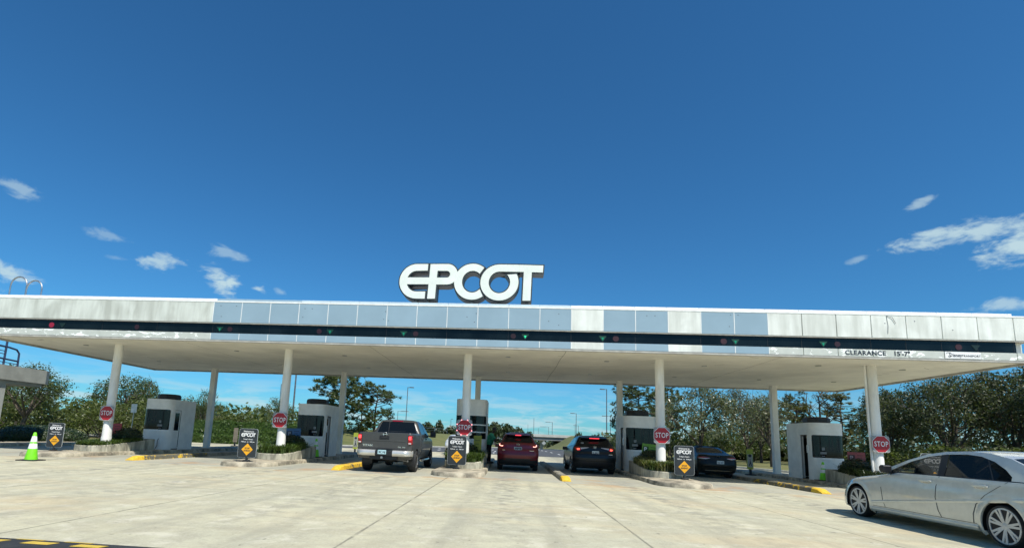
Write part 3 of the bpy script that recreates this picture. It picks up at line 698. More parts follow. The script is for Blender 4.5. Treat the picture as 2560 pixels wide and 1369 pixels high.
def booth(i, H, flip, door_open, bands):
    t_ = thing('toll_booth', 'white toll booth, ' + BWORDS[i], 'toll booth', (CX[i], 5.28, .15), 0, 'toll booths under the canopy')
    F = Matrix.Scale(-1, 4, (1, 0, 0)) if flip else None
    d0 = sL + 2 * cornerL + sF + .02; d1 = d0 + .52; dz = 2.02
    mb = MB(); mb.M = F
    wall_strip(mb, 0, d0, 0, H); wall_strip(mb, d1, BL, 0, H); wall_strip(mb, d0, d1, dz, H)
    P = [(q.x, q.y) for q, n in sub_path(BP, 0, BL, 40)]
    mb.add([(-BW, BD, 0), (BW, BD, 0), (BW, BD, H), (-BW, BD, H)], [(0, 1, 2, 3)])
    mesh_obj('wall', mb, M_BOOTH, t_, smooth=35)
    mb = MB(); mb.M = F; mb.add([(x, y, H - .02) for x, y in P] + [(x, y, H - .12) for x, y in P], [tuple(range(len(P)))])
    mesh_obj('roof', mb, M_BOOTH, t_, smooth=0)
    mb = MB(); mb.M = F; mb.add([(x * .93, y * .93 + .07, .03) for x, y in P], [tuple(range(len(P)))]); mb.box(-.6, .4, 1.6, 1.62, .1, 1.9); mb.box(-.6, .55, .12, .5, .9, .95)
    mesh_obj('interior', mb, M_DOOR, t_, smooth=0)
    if bands:
        for z0, z1 in ((1.90, 2.30), (1.55, 1.84), (1.2, 1.49)):
            mb = MB(); mb.M = F; wall_strip(mb, sL - .5, sL + 2 * cornerL + sF - .14, z0, z1, -.004, .03); mesh_obj('window', mb, M_GLASSD, t_, smooth=40)
    else:
        mb = MB(); mb.M = F; wall_strip(mb, sL - .55, sL + cornerL + sF + cornerL * .62, 1.0, 2.02, -.004, .06)
        wn = mesh_obj('window', mb, M_GLASSD, t_, smooth=40)
        mb = MB(); mb.M = F
        for a, z, w_, h in ((.24, 1.40, .12, .13), (.17, 1.21, .27, .10), (.25, 1.075, .13, .03)):
            mb.box(a, a + w_, -.012, -.007, z - h / 2, z + h / 2)
        mesh_obj('window_notice', mb, M_PAPER, wn)
        mb = MB(); mb.M = F
        for a in (-.42, -.33, -.12, .0): mb.box(a, a + .035, -.0075, -.0055, 1.3, 1.95)
        mesh_obj('blind_strips', mb, mat('blind_grey', (.02, .026, .028), .6, var=.3), wn)
        mb = MB(); mb.M = F; mb.box(.02, .42, -.05, -.004, .90, .94); mesh_obj('counter_ledge', mb, M_BOOTH, t_)
    if not door_open:
        mb = MB(); mb.M = F; mb.box(BW - .03, BW - .012, .44, .94, .06, dz - .02); dr = mesh_obj('door', mb, M_BOOTH, t_)
        mb = MB(); mb.M = F; mb.box(BW - .011, BW - .007, .50, .86, .98, 1.88); mesh_obj('door_window', mb, M_GLASSD, dr, bevel=.03)
        mb = MB(); mb.M = F; mb.box(BW - .03, BW + .0, .44, .94, .0, .055); mesh_obj('door_sill', mb, M_POLE, t_)
        mb = MB(); mb.M = F; mb.tube([(.35, -.03, .55), (.30, -.03, .45), (.31, -.03, .2), (.2, -.03, .0)], .016, 6); mesh_obj('hose', mb, M_POLE, t_)
    else:
        mb = MB(); mb.M = F; mb.box(BW - .13, BW - .09, .98, 1.5, .03, dz - .03); mesh_obj('door', mb, M_BOOTH, t_)
        mb = MB(); mb.M = F; mb.box(BW + .001, BW + .05, .30, .42, 1.2, 1.55); mesh_obj('side_box', mb, M_BOOTH, t_)
    if not bands:
        rr_ = [[(x * k_, BD / 2 - .15 + y * k_, H + z) for x, y in [(.52 * math.cos(PI / 8 + PI * q / 4) * 1.08, .55 * math.sin(PI / 8 + PI * q / 4)) for q in range(8)]] for k_, z in ((.96, -.03), (1, .06), (1, .2), (.93, .27), (.78, .295))]
        mesh_obj('roof_unit', MB().loft(rr_), M_ACUNIT, t_, smooth=30, bevel=.012)
    else:
        mb = MB(); mb.box(BW - .0, BW + .03, .5, 1.0, 2.3, 2.45); mb.box(BW, BW + .014, .3, .36, 0, 2.9); mesh_obj('door_frame', mb, M_STEEL, t_)
    return t_
booth(0, 2.55, False, False, False); booth(1, 2.58, False, True, False); booth(2, 3.1, False, True, True); booth(3, 2.58, True, True, False); booth(4, 2.58, True, True, False)
# ------------------------------------------------------------------ stop signs
def octagon(r, rot=PI / 8): return [(r * math.cos(rot + PI / 4 * i), r * math.sin(rot + PI / 4 * i)) for i in range(8)]
def rrect(w, h, r, n=5):
    p = []
    for cx, cy, a in ((w / 2 - r, h / 2 - r, 0), (-w / 2 + r, h / 2 - r, 90), (-w / 2 + r, -h / 2 + r, 180), (w / 2 - r, -h / 2 + r, 270)):
        p += [(cx + r * math.cos(rad(a + 90 * i / n)), cy + r * math.sin(rad(a + 90 * i / n))) for i in range(n + 1)]
    return p
SW = ['on the far left column', 'beside the blue parking board', 'ringed with lit pink lamps on the middle column', 'beside the green parking board', 'on the far right column above the white sedan']
for i, x in enumerate(CX):
    t_ = thing('stop_sign', 'red STOP sign on grey plate ' + SW[i], 'stop sign', (x - (.02 if i else -.06), 1.93, 1.80), 0, 'stop signs on the front columns')
    mesh_obj('backing_plate', MB().prism(rrect(.64, .64, .07), -.012, .0), mat('aluminium_plate', (.30, .31, .31), .5, .2, var=.1), t_, smooth=0)
    mesh_obj('white_border', MB().prism(octagon(.347), -.020, -.0125), M_SWHITE, t_, smooth=0)
    mesh_obj('red_face', MB().prism(octagon(.331), -.024, -.0205), M_RED, t_, smooth=0)
    mb = MB(); put(mb, text_geo('STOP', .285, .003, 'CENTER', .001, .72, 1.08), (0, -.0265, .0)); mesh_obj('lettering', mb, M_SWHITE, t_, smooth=0)
    mesh_obj('bracket', MB().box(-.04, .04, .001, .1, -.2, .2), M_STEEL, t_)
    if i == 2:
        for a in octagon(.335): mesh_obj('lamp', MB().lathe([(.026, -.026), (.024, -.034), (.012, -.038)], 12, (a[0], 0, a[1]), 'y'), mat('pink_led', (.9, .4, .42), .3, emit=(1., .34, .36), es=1.6), t_)
# ------------------------------------------------------------------ welcome boards
HW = ['on the far left island behind the lime cone', 'on the island left of the blue parking board', 'on the middle island nose', 'on the island nose beside the black sedan', 'seen through the white sedan window']
for i, (x, y, z, sc) in enumerate([(-6.35, .25, .15, 1.), (2.5, -.85, .15, 1.), (10.3, .8, .15, 1.), (19.05, .9, .15, 1.), (26.98, -.45, .15, 1.)]):
    t_ = thing('welcome_sign', 'charcoal EPCOT board with yellow diamond ' + HW[i], 'sign board', (x, y, z), rad([6, 4, -1, -2, -4][i]), 'welcome boards at the lanes')
    t_.scale = ([.84, .91, .95, .94, 1.][i],) * 3
    mesh_obj('board_rim', MB().prism([(a, b + .76) for a, b in rrect(.78, 1.18, .09)], -.012, .012), mat('board_rim_grey', (.42, .45, .45), .4, var=.08), t_, smooth=0)
    mesh_obj('board', MB().prism([(a, b + .76) for a, b in rrect(.76, 1.16, .082)], -.016, -.0121), M_SIGND, t_, smooth=0)
    mesh_obj('post', MB().box(-.045, .045, .0125, .06, .02, .5).box(-.035, .035, -.02, .03, .03, .2), M_SIGND, t_)
    mesh_obj('base', MB().prism([(-.14, 0), (.14, 0), (.13, .045), (.09, .075), (-.09, .075), (-.13, .045)], -.12, .12), M_BLACK, t_, bevel=.01)
    if i == 1: mesh_obj('foot_bar', MB().box(-.42, .42, -.03, .03, .0, .02), M_BLACK, t_)
    mb = MB(); put(mb, text_geo('Welcome to', .085, .0015, 'CENTER', .0008), (0, -.018, 1.235)); mesh_obj('welcome_lettering', mb, M_SWHITE, t_, smooth=0)
    mb = MB(); logo_flat(mb, .60, (0, -.018, 1.02), None, .0008); mesh_obj('logo', mb, M_SWHITE, t_, smooth=0)
    mb = MB(); put(mb, text_geo("Today's Hours", .068, .001, 'CENTER', .0008), (0, -.018, .915)); mesh_obj('heading_lettering', mb, M_SWHITE, t_, smooth=0)
    mb = MB(); put(mb, text_geo('9:00 am   to   9:00 pm', .062, .001, 'CENTER', .0008), (0, -.018, .81)); mesh_obj('hours_lettering', mb, M_SWHITE, t_, smooth=0)
    dm = mesh_obj('stop_ahead_diamond', MB().prism([(0, .745), (.235, .5), (0, .255), (-.235, .5)], -.020, -.0165), M_YELLOW, t_, smooth=0)
    mb = MB(); put(mb, text_geo('STOP', .085, .003, 'CENTER', .0008), (0, -.0215, .545)); put(mb, text_geo('AHEAD', .085, .003, 'CENTER', .0008), (0, -.0215, .45)); mesh_obj('diamond_lettering', mb, M_LETTERD, dm, smooth=0)
# ------------------------------------------------------------------ parking boards by the booths
for i, (x, y, z, rz, c, nm, lab) in enumerate([
    (-6.2, 3.3, .86, .12, (.32, .03, .04), 'red', 'red parking board leaning in the far left planter'),
    (2.28, 3.9, .98, .05, (.03, .115, .27), 'blue', 'blue parking board in front of the second booth'),
    (10.9, 4.4, .72, .0, (.30, .30, .035), 'olive', 'olive yellow parking board behind the middle planter grass'),
    (18.56, 4.0, .94, -.14, (.17, .36, .04), 'green', 'bright green parking board in front of the door-open booth'),
    (27.15, 3.9, .96, -.1, (.30, .05, .05), 'dull red', 'dull red parking board in the far right planter')]):
    t_ = thing('parking_board', lab, 'parking board', (x, y, z), rz, 'coloured parking boards')
    T = Matrix.Rotation(rad([-4, -2, 0, 5, 0][i]), 4, 'Y'); wd = .68 if i != 2 else .36; ht = .5 if i != 2 else .78
    mb = MB(); mb.M = T; mb.box(-wd / 2, wd / 2, -.01, .01, 0, ht); mesh_obj('panel', mb, mat(nm + '_board', c, .45, var=.1), t_, bevel=.003)
    dk = tuple(k * .22 for k in c)
    md = mat(nm + '_board_dark', dk, .5)
    if i != 2:
        mb = MB(); mb.M = T; mb.prism([(a - wd * .27, b + ht * .5) for a, b in rrect(.25, .27, .04)], -.013, -.0105); mesh_obj('emblem_square', mb, md, t_, smooth=0)
        mb = MB(); mb.M = T; put(mb, text_geo('P', .24, .006, 'CENTER', .001), (-wd * .29, -.0145, ht * .5))
        mb.prism([(a - wd * .27 + .07, b + ht * .5 - .07) for a, b in rrect(.07, .035, .012)], -.0155, -.0135); mesh_obj('emblem', mb, M_SWHITE if i == 3 else mat(nm + '_pale', tuple(min(1, .25 + .5 * k) for k in c), .5), t_, smooth=0)
    for k in range(3 if i != 2 else 4):
        a = .02 if i != 2 else -.13; zz = ht * (.72 - .21 * k)
        mb = MB(); mb.M = T; mb.box(a, a + (.235, .19, .215, .16)[k], -.0125, -.0105, zz - .014, zz + .014); mesh_obj('text_line', mb, md, t_, smooth=0)
    mesh_obj('stake', MB().box(-.02, .02, .011, .03, -.6, ht * .8), M_STEEL, t_)
# ------------------------------------------------------------------ traffic cones
def cone(x, y, z, H, R, lab):
    t_ = thing('traffic_cone', lab, 'traffic cone', (x, y, z), rad(8), 'lime traffic cones')
    mesh_obj('cone_body', MB().lathe([(R, .03), (R * .98, .06), (.045, H - .02), (.03, H), (.012, H + .002)], 24), M_LIME, t_, smooth=45)
    mesh_obj('cone_base', MB().box(-R * 1.55, R * 1.55, -R * 1.55, R * 1.55, 0, .035), M_RUBBER, t_, bevel=.012)
    for a, b in ((.42, .60), (.66, .86)):
        rr_ = lambda q: R * .98 + (.045 - R * .98) * (q * H - .06) / (H - .08) + .003
        mesh_obj('reflective_band', MB().lathe([(rr_(a) - .002, a * H), (rr_(a), a * H + .002), (rr_(b), b * H - .002), (rr_(b) - .002, b * H)], 24), mat('reflective_white', (.80, .82, .80), .35, var=.08, scale=12), t_, smooth=45)
cone(-3.92, -3.25, 0, .95, .19, 'lime traffic cone alone on the open pavement at left')
cone(3.02, 4.95, .15, .88, .18, 'lime traffic cone beside the booth with the blue board')
cone(26.36, 4.95, .15, .82, .17, 'lime traffic cone at the foot of the far right booth')
# ------------------------------------------------------------------ speed hump
sb = thing('speed_hump', 'black rubber speed hump with yellow blocks across the near lane', 'speed hump', (0, -14.3, 0))
prof = [(0, .002), (-.12, .03), (-.4, .052), (-.7, .055), (-1.0, .03), (-1.15, .002)]
mb = MB(); mb.grid([[(x, y, z) for y, z in prof] for x in (-6, -2, 2, 6, 7.9, 8.55)]); mesh_obj('rubber_mat', mb, mat('hump_rubber', (.035, .036, .036), .85, var=.25, scale=4, bump=.3), sb, smooth=60)
mb = MB()
for k in range(26):
    x = -5.4 + k * .58
    if x > 7.9: break
    for y0, y1, sh in ((-.03, -.17, 0), (-.25, -.42, .29)):
        zf = lambda y: next(a[1] + (b[1] - a[1]) * (y - a[0]) / (b[0] - a[0]) for a, b in zip(prof, prof[1:]) if a[0] >= y >= b[0]) + .004
        mb.grid([[(x + sh + w_, y, zf(y)) for y in (y0, (y0 + y1) / 2, y1)] for w_ in (0, .33)])
mesh_obj('yellow_blocks', mb, mat('hump_yellow', (.72, .50, .06), .6, var=.12, scale=9), sb, smooth=0)
# ------------------------------------------------------------------ shelter at far left
sh = thing('side_shelter', 'grey flat-roofed shelter with navy roof ladder at far left', 'shelter', (-13.8, 0, 0))
M_SHEL = mat('shelter_grey', (.30, .31, .28), .75, var=.12, scale=1.5, bump=.05)
rr_ = []
mb = MB(); mb.loft([[(a, b, z) for a, b in [(0, -2), (0, 7.2), (-.35, 7.75), (-.9, 7.9), (-9, 7.9), (-9, -2)]] for z in (3.38, 4.13)]); mesh_obj('roof_slab', mb, M_SHEL, sh, smooth=30)
mb = MB(); mb.box(-8.8, -.2, -1.9, 7.2, 3.2, 3.379); mesh_obj('beam', mb, mat('shelter_beam', (.36, .37, .34), .75, var=.1), sh)
mb = MB(); mb.box(-.65, -.2, 4.4, 5.1, 0, 3.2); mesh_obj('post', mb, MATS['shelter_beam'], sh)
mb = MB(); mb.box(-8.2, -7.8, 4.4, 5.1, 0, 3.2); mesh_obj('post', mb, MATS['shelter_beam'], sh)
mb = MB()
for y in (3.9, 4.75): mb.tube([(-.2, y, 4.1), (-.2, y, 5.5), (-.2, y, 5.9)], .05)
mb.tube([(-.2, 3.6, 5.12), (-.2, 4.9, 5.08), (-.2, 5.35, 5.02), (-.2, 5.52, 4.85), (-.2, 5.55, 4.1)], .05)
mb.tube([(-.2, 3.6, 4.5), (-.2, 5.52, 4.42)], .045); mb.tube([(-.2, 3.6, 4.9), (-.2, 4.75, 4.85)], .02); mb.tube([(-.2, 3.6, 4.75), (-.2, 4.75, 4.7)], .02); mb.tube([(-.2, 3.6, 4.3), (-.2, 5.5, 4.26)], .02)
mesh_obj('roof_ladder', mb, M_NAVY, sh)
# ------------------------------------------------------------------ vehicles
# local frame: x across (centre 0), y forward from the rear bumper, z up
class Body:
    """stacked plan outlines; keys: (z, half width, y rear, y front, (rx,ry) rear corner, (rx,ry) front corner)"""
    def __init__(s, keys): s.k = sorted(keys, key=lambda q: q[0])
    def at(s, z):
        K = s.k
        if z <= K[0][0]: q = K[0]; return (q[1], q[2], q[3], *q[4], *q[5])
        if z >= K[-1][0]: q = K[-1]; return (q[1], q[2], q[3], *q[4], *q[5])
        for i in range(len(K) - 1):
            if K[i][0] <= z <= K[i + 1][0]: break
        flat = lambda q: (q[1], q[2], q[3], *q[4], *q[5])
        a, b = K[i], K[i + 1]; h = b[0] - a[0]; u = (z - a[0]) / h
        fa, fb = flat(a), flat(b)
        pa = K[i - 1] if i > 0 else a; pb = K[i + 2] if i + 2 < len(K) else b
        def slope(p, q, r, j):
            fp, fq, fr = flat(p)[j], flat(q)[j], flat(r)[j]
            s1 = (fq - fp) / (q[0] - p[0]) if q[0] > p[0] else None; s2 = (fr - fq) / (r[0] - q[0]) if r[0] > q[0] else None
            if s1 is None: return s2
            if s2 is None: return s1
            return 0 if s1 * s2 <= 0 else 2 * s1 * s2 / (s1 + s2)
        out_ = []
        for j in range(7):
            m0 = slope(pa, a, b, j) * h; m1 = slope(a, b, pb, j) * h
            u2, u3 = u * u, u * u * u
            out_.append((2 * u3 - 3 * u2 + 1) * fa[j] + (u3 - 2 * u2 + u) * m0 + (-2 * u3 + 3 * u2) * fb[j] + (u3 - u2) * m1)
        return out_
    def xs(s, y, z):
        w, y0, y1, rx, ry, fx, fy = s.at(z); rx = min(rx, w); fx = min(fx, w)
        if y < y0 + ry: u = min(1, max(0, (y0 + ry - y) / ry)); return w - rx + rx * math.sqrt(1 - u * u)
        if y > y1 - fy: u = min(1, max(0, (y - y1 + fy) / fy)); return w - fx + fx * math.sqrt(1 - u * u)
        return w
    def yr(s, x, z):
        w, y0, y1, rx, ry, fx, fy = s.at(z); rx = min(rx, w); a = (abs(x) - (w - rx)) / rx
        if a <= 0: return y0
        a = min(1, a); return y0 + ry - ry * math.sqrt(1 - a * a)
    def ring(s, z, nc=9, ns=22, ne=5):
        w, y0, y1, rx, ry, fx, fy = s.at(z); rx = min(rx, w); fx = min(fx, w)
        half = [((w - rx) * i / ne, y0) for i in range(ne)]
        half += [(w - rx + rx * math.sin(PI / 2 * i / nc), y0 + ry - ry * math.cos(PI / 2 * i / nc)) for i in range(nc + 1)]
        half += [(w, y0 + ry + (y1 - fy - y0 - ry) * i / ns) for i in range(1, ns)]
        half += [(w - fx + fx * math.cos(PI / 2 * i / nc), y1 - fy + fy * math.sin(PI / 2 * i / nc)) for i in range(nc + 1)]
        half += [((w - fx) * (1 - i / ne), y1) for i in range(1, ne)] + [(0, y1)]
        full = half + [(-x, y) for x, y in half[1:-1][::-1]]
        return [(x, y, z) for x, y in full]
    def levels(s, step=.045):
        Z = []
        for a, b in zip(s.k, s.k[1:]):
            n = max(1, int(math.ceil((b[0] - a[0]) / step))); Z += [a[0] + (b[0] - a[0]) * i / n for i in range(n)]
        return Z + [s.k[-1][0]]
    def shell(s): return MB().loft([s.ring(z) for z in s.levels()], True, True)
def scan(poly, z):
    """x-range of a polygon at height z"""
    xs_ = []
    for i in range(len(poly)):
        (a, za), (b, zb) = poly[i], poly[(i + 1) % len(poly)]
        if za != zb and min(za, zb) <= z <= max(za, zb): xs_.append(a + (b - a) * (z - za) / (zb - za))
    return (min(xs_), max(xs_)) if xs_ else (0, 0)
def zrows(poly, n=10):
    zs = sorted({z for _, z in poly}); e = 1e-4; Z = []
    for a, b in zip(zs, zs[1:]):
        m_ = max(1, round(n * (b - a) / (zs[-1] - zs[0]))); Z += [a + (b - a) * i / m_ for i in range(m_)]
    Z += [zs[-1]]; Z[0] += e; Z[-1] -= e; return Z
def side_patch(B, poly, side, off=.005, n=14, mb=None):
    mb = mb or MB(); rows = []
    for z in zrows(poly):
        a, b = scan(poly, z); rows.append([(side * (B.xs(a + (b - a) * i / n, z) + off), a + (b - a) * i / n, z) for i in range(n + 1)])
    return mb.grid(rows)
def rear_patch(B, poly, off=.005, n=14, mb=None, m=10):
    mb = mb or MB(); rows = []
    for z in zrows(poly, m):
        a, b = scan(poly, z)
        rows.append([(x, B.yr(x, z) - off, z) for x in [a + (b - a) * i / n for i in range(n + 1)]])
    return mb.grid(rows)
def mirror(poly): return [(-x, z) for x, z in poly]
def add_wheel(root, x, y, r, width, rim, side, spokes=5, rimmat=None, simple=False):
    """x = outer face of the tyre"""
    wl = mesh_obj('wheel', MB().lathe([(rim * .98, -width * .42), (rim * 1.04, -width * .5), (r * .93, -width * .5), (r * .985, -width * .38), (r, -width * .2), (r, width * .2), (r * .985, width * .38), (r * .93, width * .5), (rim * 1.04, width * .5), (rim * .98, width * .42)], 40, axis='x'), M_RUBBER, root, smooth=40)
    wl.location = (x - side * width / 2, y, r)
    mb = MB(); mb.lathe([(rim * .97, width * .1), (rim * .99, width * .46), (rim * .9, width * .47), (rim * .88, width * .3), (rim * .97, width * .1)], 40, axis='x')
    if side < 0: mb.v = [(-a, b, c) for a, b, c in mb.v]
    k = side
    f0 = width * .30
    def bar(a, w0, w1, r0, r1, d0, d1):
        ca, sa = math.cos(a), math.sin(a)
        pts = []
        for rr, ww, dd in ((r0, w0, d0), (r1, w1, d1)):
            for sgn in (-1, 1):
                pts += [(k * dd, rr * ca - sgn * ww * sa, rr * sa + sgn * ww * ca), (k * (dd - .03), rr * ca - sgn * ww * sa, rr * sa + sgn * ww * ca)]
        mb.add(pts, [(0, 2, 6, 4), (1, 5, 7, 3), (0, 4, 5, 1), (2, 3, 7, 6), (0, 1, 3, 2), (4, 6, 7, 5)])
    for i in range(spokes):
        a = 2 * PI * i / spokes + .3
        if spokes == 7:
            for da in (-.13, .13): bar(a + da, .019, .017, rim * .2, rim * .93, f0 + .03, f0 + .045)
        else: bar(a, .05, .038, rim * .15, rim * .93, f0, f0 + .05)
    mb.lathe([(.0, k * (f0 + .035)), (rim * .2, k * (f0 + .03)), (rim * .24, k * (f0 - .02))], 20, axis='x')
    mesh_obj('rim', mb, rimmat or M_RIM, wl, smooth=35)
    mb = MB(); mb.cyl((k * width * .02, 0, 0), (k * width * .05, 0, 0), rim * .95, n=28); mesh_obj('brake_disc', mb, M_RIMD, wl, smooth=30)
    return wl
def cut_arches(o, wheels, r, depth=.34):
    mb = MB()
    for x, y, zz in wheels:
        s_ = 1 if x > 0 else -1
        mb.cyl((x + s_ * .3, y, zz), (x - s_ * depth, y, zz), r, n=40)
    c = mesh_obj('cutter', mb, M_BLACK, None, smooth=0); c.parent = o.parent
    m = o.modifiers.new('arch', 'BOOLEAN'); m.object = c; m.operation = 'DIFFERENCE'; m.solver = 'EXACT'
    dg = bpy.context.evaluated_depsgraph_get(); dg.update()
    me = bpy.data.meshes.new_from_object(o.evaluated_get(dg)); o.modifiers.remove(m)
    old = o.data; o.data = me; bpy.data.objects.remove(c)
    me.polygons.foreach_set('use_smooth', [True] * len(me.polygons)); me.set_sharp_from_angle(angle=rad(35))
def liner(root, wheels, r, depth=.33):
    for x, y, zz in wheels:
        mb = MB(); s_ = 1 if x > 0 else -1; P = []
        for i in range(25):
            a = PI * (-.1 + 1.2 * i / 24); P.append([(x + s_ * -.004, y + (r - .006) * math.cos(a), zz + (r - .006) * math.sin(a)), (x - s_ * depth, y + (r - .006) * math.cos(a), zz + (r - .006) * math.sin(a))])
        mb.grid(P); mesh_obj('wheel_well', mb, M_BLACK, root)
def ringbadge(r, th=.012, n=28): return MB().lathe([(r - th, -.004), (r - th * .5, -.010), (r, -.004), (r - th * .5, .002), (r - th, -.004)], n, axis='y')
def plate(root, x, y, z, w_, h, m, chars, frame=None):
    if frame: mesh_obj('plate_frame', MB().prism([(a + x, b + z) for a, b in rrect(w_ + .035, h + .035, .015)], y - .006, y - .001), frame, root, smooth=0)
    p_ = mesh_obj('licence_plate', MB().prism([(a + x, b + z) for a, b in rrect(w_, h, .015)], y - .011, y - .0065), m, root, smooth=0)
    mb = MB(); put(mb, text_geo(chars, h * .62, .003, 'CENTER', .0008, .8), (x, y - .0125, z - .005)); mesh_obj('plate_characters', mb, M_LETTERD if m is not M_PLATED else mat('plate_pale_text', (.25, .3, .36), .5), p_, smooth=0)
def mirrors(root, w_, y, z, m, sx=(-1, 1), size=(.2, .12, .16)):
    for s_ in sx:
        mb = MB(); mb.loft([[(s_ * (w_ + .06 + k * size[0]), y + d * size[1], z + h * size[2]) for d, h in ((-.5, -.42), (.1, -.5), (.5, -.2), (.5, .25), (.1, .5), (-.5, .42))] for k in (0, .25, .8, 1.)])
        mb.box(min(s_ * (w_ - .08), s_ * (w_ + .1)), max(s_ * (w_ - .08), s_ * (w_ + .1)), y - .03, y + .04, z - .1, z - .04)
        mesh_obj('wing_mirror', mb, m, root, smooth=50, bevel=.012)
def fin(root, y, z): mesh_obj('roof_antenna', MB().loft([[(.02, y - .07, z), (-.02, y - .07, z), (-.01, y + .09, z), (.01, y + .09, z)], [(.012, y - .07, z + .04), (-.012, y - .07, z + .04), (-.006, y + .03, z + .04), (.006, y + .03, z + .04)], [(.006, y - .06, z + .07), (-.006, y - .06, z + .07), (-.004, y - .03, z + .07), (.004, y - .03, z + .07)]]), M_BLACK, root)
# ---- SUV shape shared by the red, black and far cars
def suv(name, label, loc, col_mat, W, Z, L, style, glass=M_CARGLASS, wheels=5):
    root = thing(name, label, 'SUV' if style != 'far' else 'car', loc, 0, 'vehicles at the toll lanes')
    q = Z / 1.70; w_ = W
    K = [(.24, w_ - .13, .30, L - .35, (.5, .22), (.5, .25)), (.34, w_ - .05, .10, L - .12, (.55, .28), (.55, .35)), (.55, w_ - .015, .02, L - .02, (.60, .32), (.62, .5)), (.70, w_, .0, L, (.62, .30), (.65, .6)),
         (.86 * q, w_, .035, L - .04, (.62, .30), (.68, .7)), (1.0 * q, w_ - .012, .10, L - .14, (.60, .30), (.7, .9)), (1.10 * q, w_ - .035, .12, L - .85, (.58, .30), (.7, .8)), (1.20 * q, w_ - .085, .16, L - 1.30, (.55, .30), (.6, .5)), (1.28 * q, w_ - .15, .24, L - 1.48, (.5, .28), (.6, .45)),
         (1.45 * q, w_ - .235, .40, L - 1.80, (.45, .26), (.55, .45)), (1.58 * q, w_ - .315, .52, L - 2.10, (.42, .24), (.5, .45)), (1.645 * q, w_ - .39, .58, L - 2.35, (.42, .26), (.5, .5)), (1.685 * q, w_ - .52, .78, L - 2.6, (.4, .3), (.42, .5)), (1.70 * q, w_ - .78, 1.15, L - 2.9, (.12, .2), (.12, .3))]
    B = Body(K); b = mesh_obj('body', B.shell(), col_mat, root, smooth=38)
    ra, fa, R = .93, L - .93, .355
    whl = [(s_ * (w_ - .012), y, R) for s_ in (-1, 1) for y in (ra, fa)]
    cut_arches(b, whl, R + .055); liner(root, whl, R + .055)
    for x, y, z in whl: add_wheel(root, x, y, R, .23, .235, 1 if x > 0 else -1, wheels, M_RIM if style != 'red' else M_RIMD)
    for x, y, z in whl:
        mb = MB(); s_ = 1 if x > 0 else -1; P = []
        for i in range(25):
            a = PI * (-.08 + 1.16 * i / 24); ca, sa = math.cos(a), math.sin(a); P.append([(x - s_ * .05, y + (R + .05) * ca, z + (R + .05) * sa), (x + s_ * .012, y + (R + .056) * ca, z + (R + .056) * sa), (x + s_ * .010, y + (R + .105) * ca, z + (R + .105) * sa), (x - s_ * .03, y + (R + .108) * ca, z + (R + .108) * sa)])
        mb.grid(P); mesh_obj('arch_trim', mb, M_BLACK, root)
    # glass
    g0, g1 = 1.22 * q, 1.585 * q
    gw0, gw1 = w_ - .17, w_ - .40
    mesh_obj('rear_window', rear_patch(B, [(-gw0 + .03, g0 + .03), (gw0 - .03, g0 + .03), (gw0, g0 + .1), (gw1, g1), (-gw1, g1), (-gw0, g0 + .1)]), glass, root, smooth=60)
    for s_ in (-1, 1):
        mesh_obj('side_window', side_patch(B, [(.95, g0 + .04), (2.05, g0 - .03), (2.05, g1 - .01), (1.05, g1 - .05), (.82, g0 + .12)], s_), glass, root, smooth=60)
        mesh_obj('side_window', side_patch(B, [(2.12, g0 - .03), (L - 1.62, g0 - .06), (L - 2.12, g1 - .05), (2.5, g1 - .01), (2.12, g1 - .01)], s_), glass, root, smooth=60)
    # lower black valance, bumper crease
    mesh_obj('rear_valance', rear_patch(B, [(-w_ + .12, .26), (w_ - .12, .26), (w_ - .03, .50), (w_ - .30, .56), (-w_ + .30, .56), (-w_ + .03, .50)], .007, 24), M_BLACK, root, smooth=50)
    mesh_obj('spoiler', MB().loft([[(x * (w_ - .40), .50 - .12 * (1 - abs(x) ** 3) + dy, 1.60 * q + dz) for x in [-1 + 2 * i / 12 for i in range(13)]] for dy, dz in ((.1, -.03), (-.02, -.02), (-.02, .0), (.15, .032))], False, False, False), col_mat, root, smooth=50)
    mirrors(root, w_ - .10, L - 1.68, 1.06 * q, M_BLACK if style != 'red' else col_mat)
    fin(root, 1.0, 1.69 * q)
    return root, B, q
# red SUV
M_REDP = paint('dark_red_paint', (.17, .007, .013), .15, .32, .35)
rs, B, q = suv('red_suv', 'dark red SUV stopped beside the tall middle booth, brake lights on', (12.76, 3.80, 0), M_REDP, .935, 1.72, 4.55, 'red')
for s_ in (-1, 1):
    lp = mesh_obj('tail_light', rear_patch(B, [(s_ * .50, 1.10), (s_ * .52, 1.06), (s_ * .86, 1.07), (s_ * .865, 1.19), (s_ * .80, 1.20)], .009), M_TAIL, rs, smooth=50)
    mb = MB(); pts = [(s_ * (.825 - .03 * 0) , 1.185), (s_ * .835, 1.14), (s_ * .81, 1.105), (s_ * .74, 1.09), (s_ * .68, 1.10)]
    mb.tube([(x, B.yr(x, z) - .018, z) for x, z in pts], .016, 8); mesh_obj('lit_element', mb, mat('tail_led_warm', (1, .5, .4), .3, emit=(1., .42, .34), es=2.4), lp)
    mesh_obj('rear_reflector', rear_patch(B, [(s_ * .55, .50), (s_ * .80, .51), (s_ * .80, .53), (s_ * .55, .52)], .010), M_TAIL, rs)
    mesh_obj('exhaust_tip', MB().cyl((s_ * .52, .20, .33), (s_ * .52, .4, .33), .035, n=16), M_RIMD, rs)
mesh_obj('brake_light', MB().box(-.13, .13, .285, .33, 1.575, 1.605), M_BRAKE, rs, bevel=.006)
plate(rs, .0, B.yr(0, .96) - .004, .965, .31, .16, M_PLATED, 'IR 2801', M_STEEL)
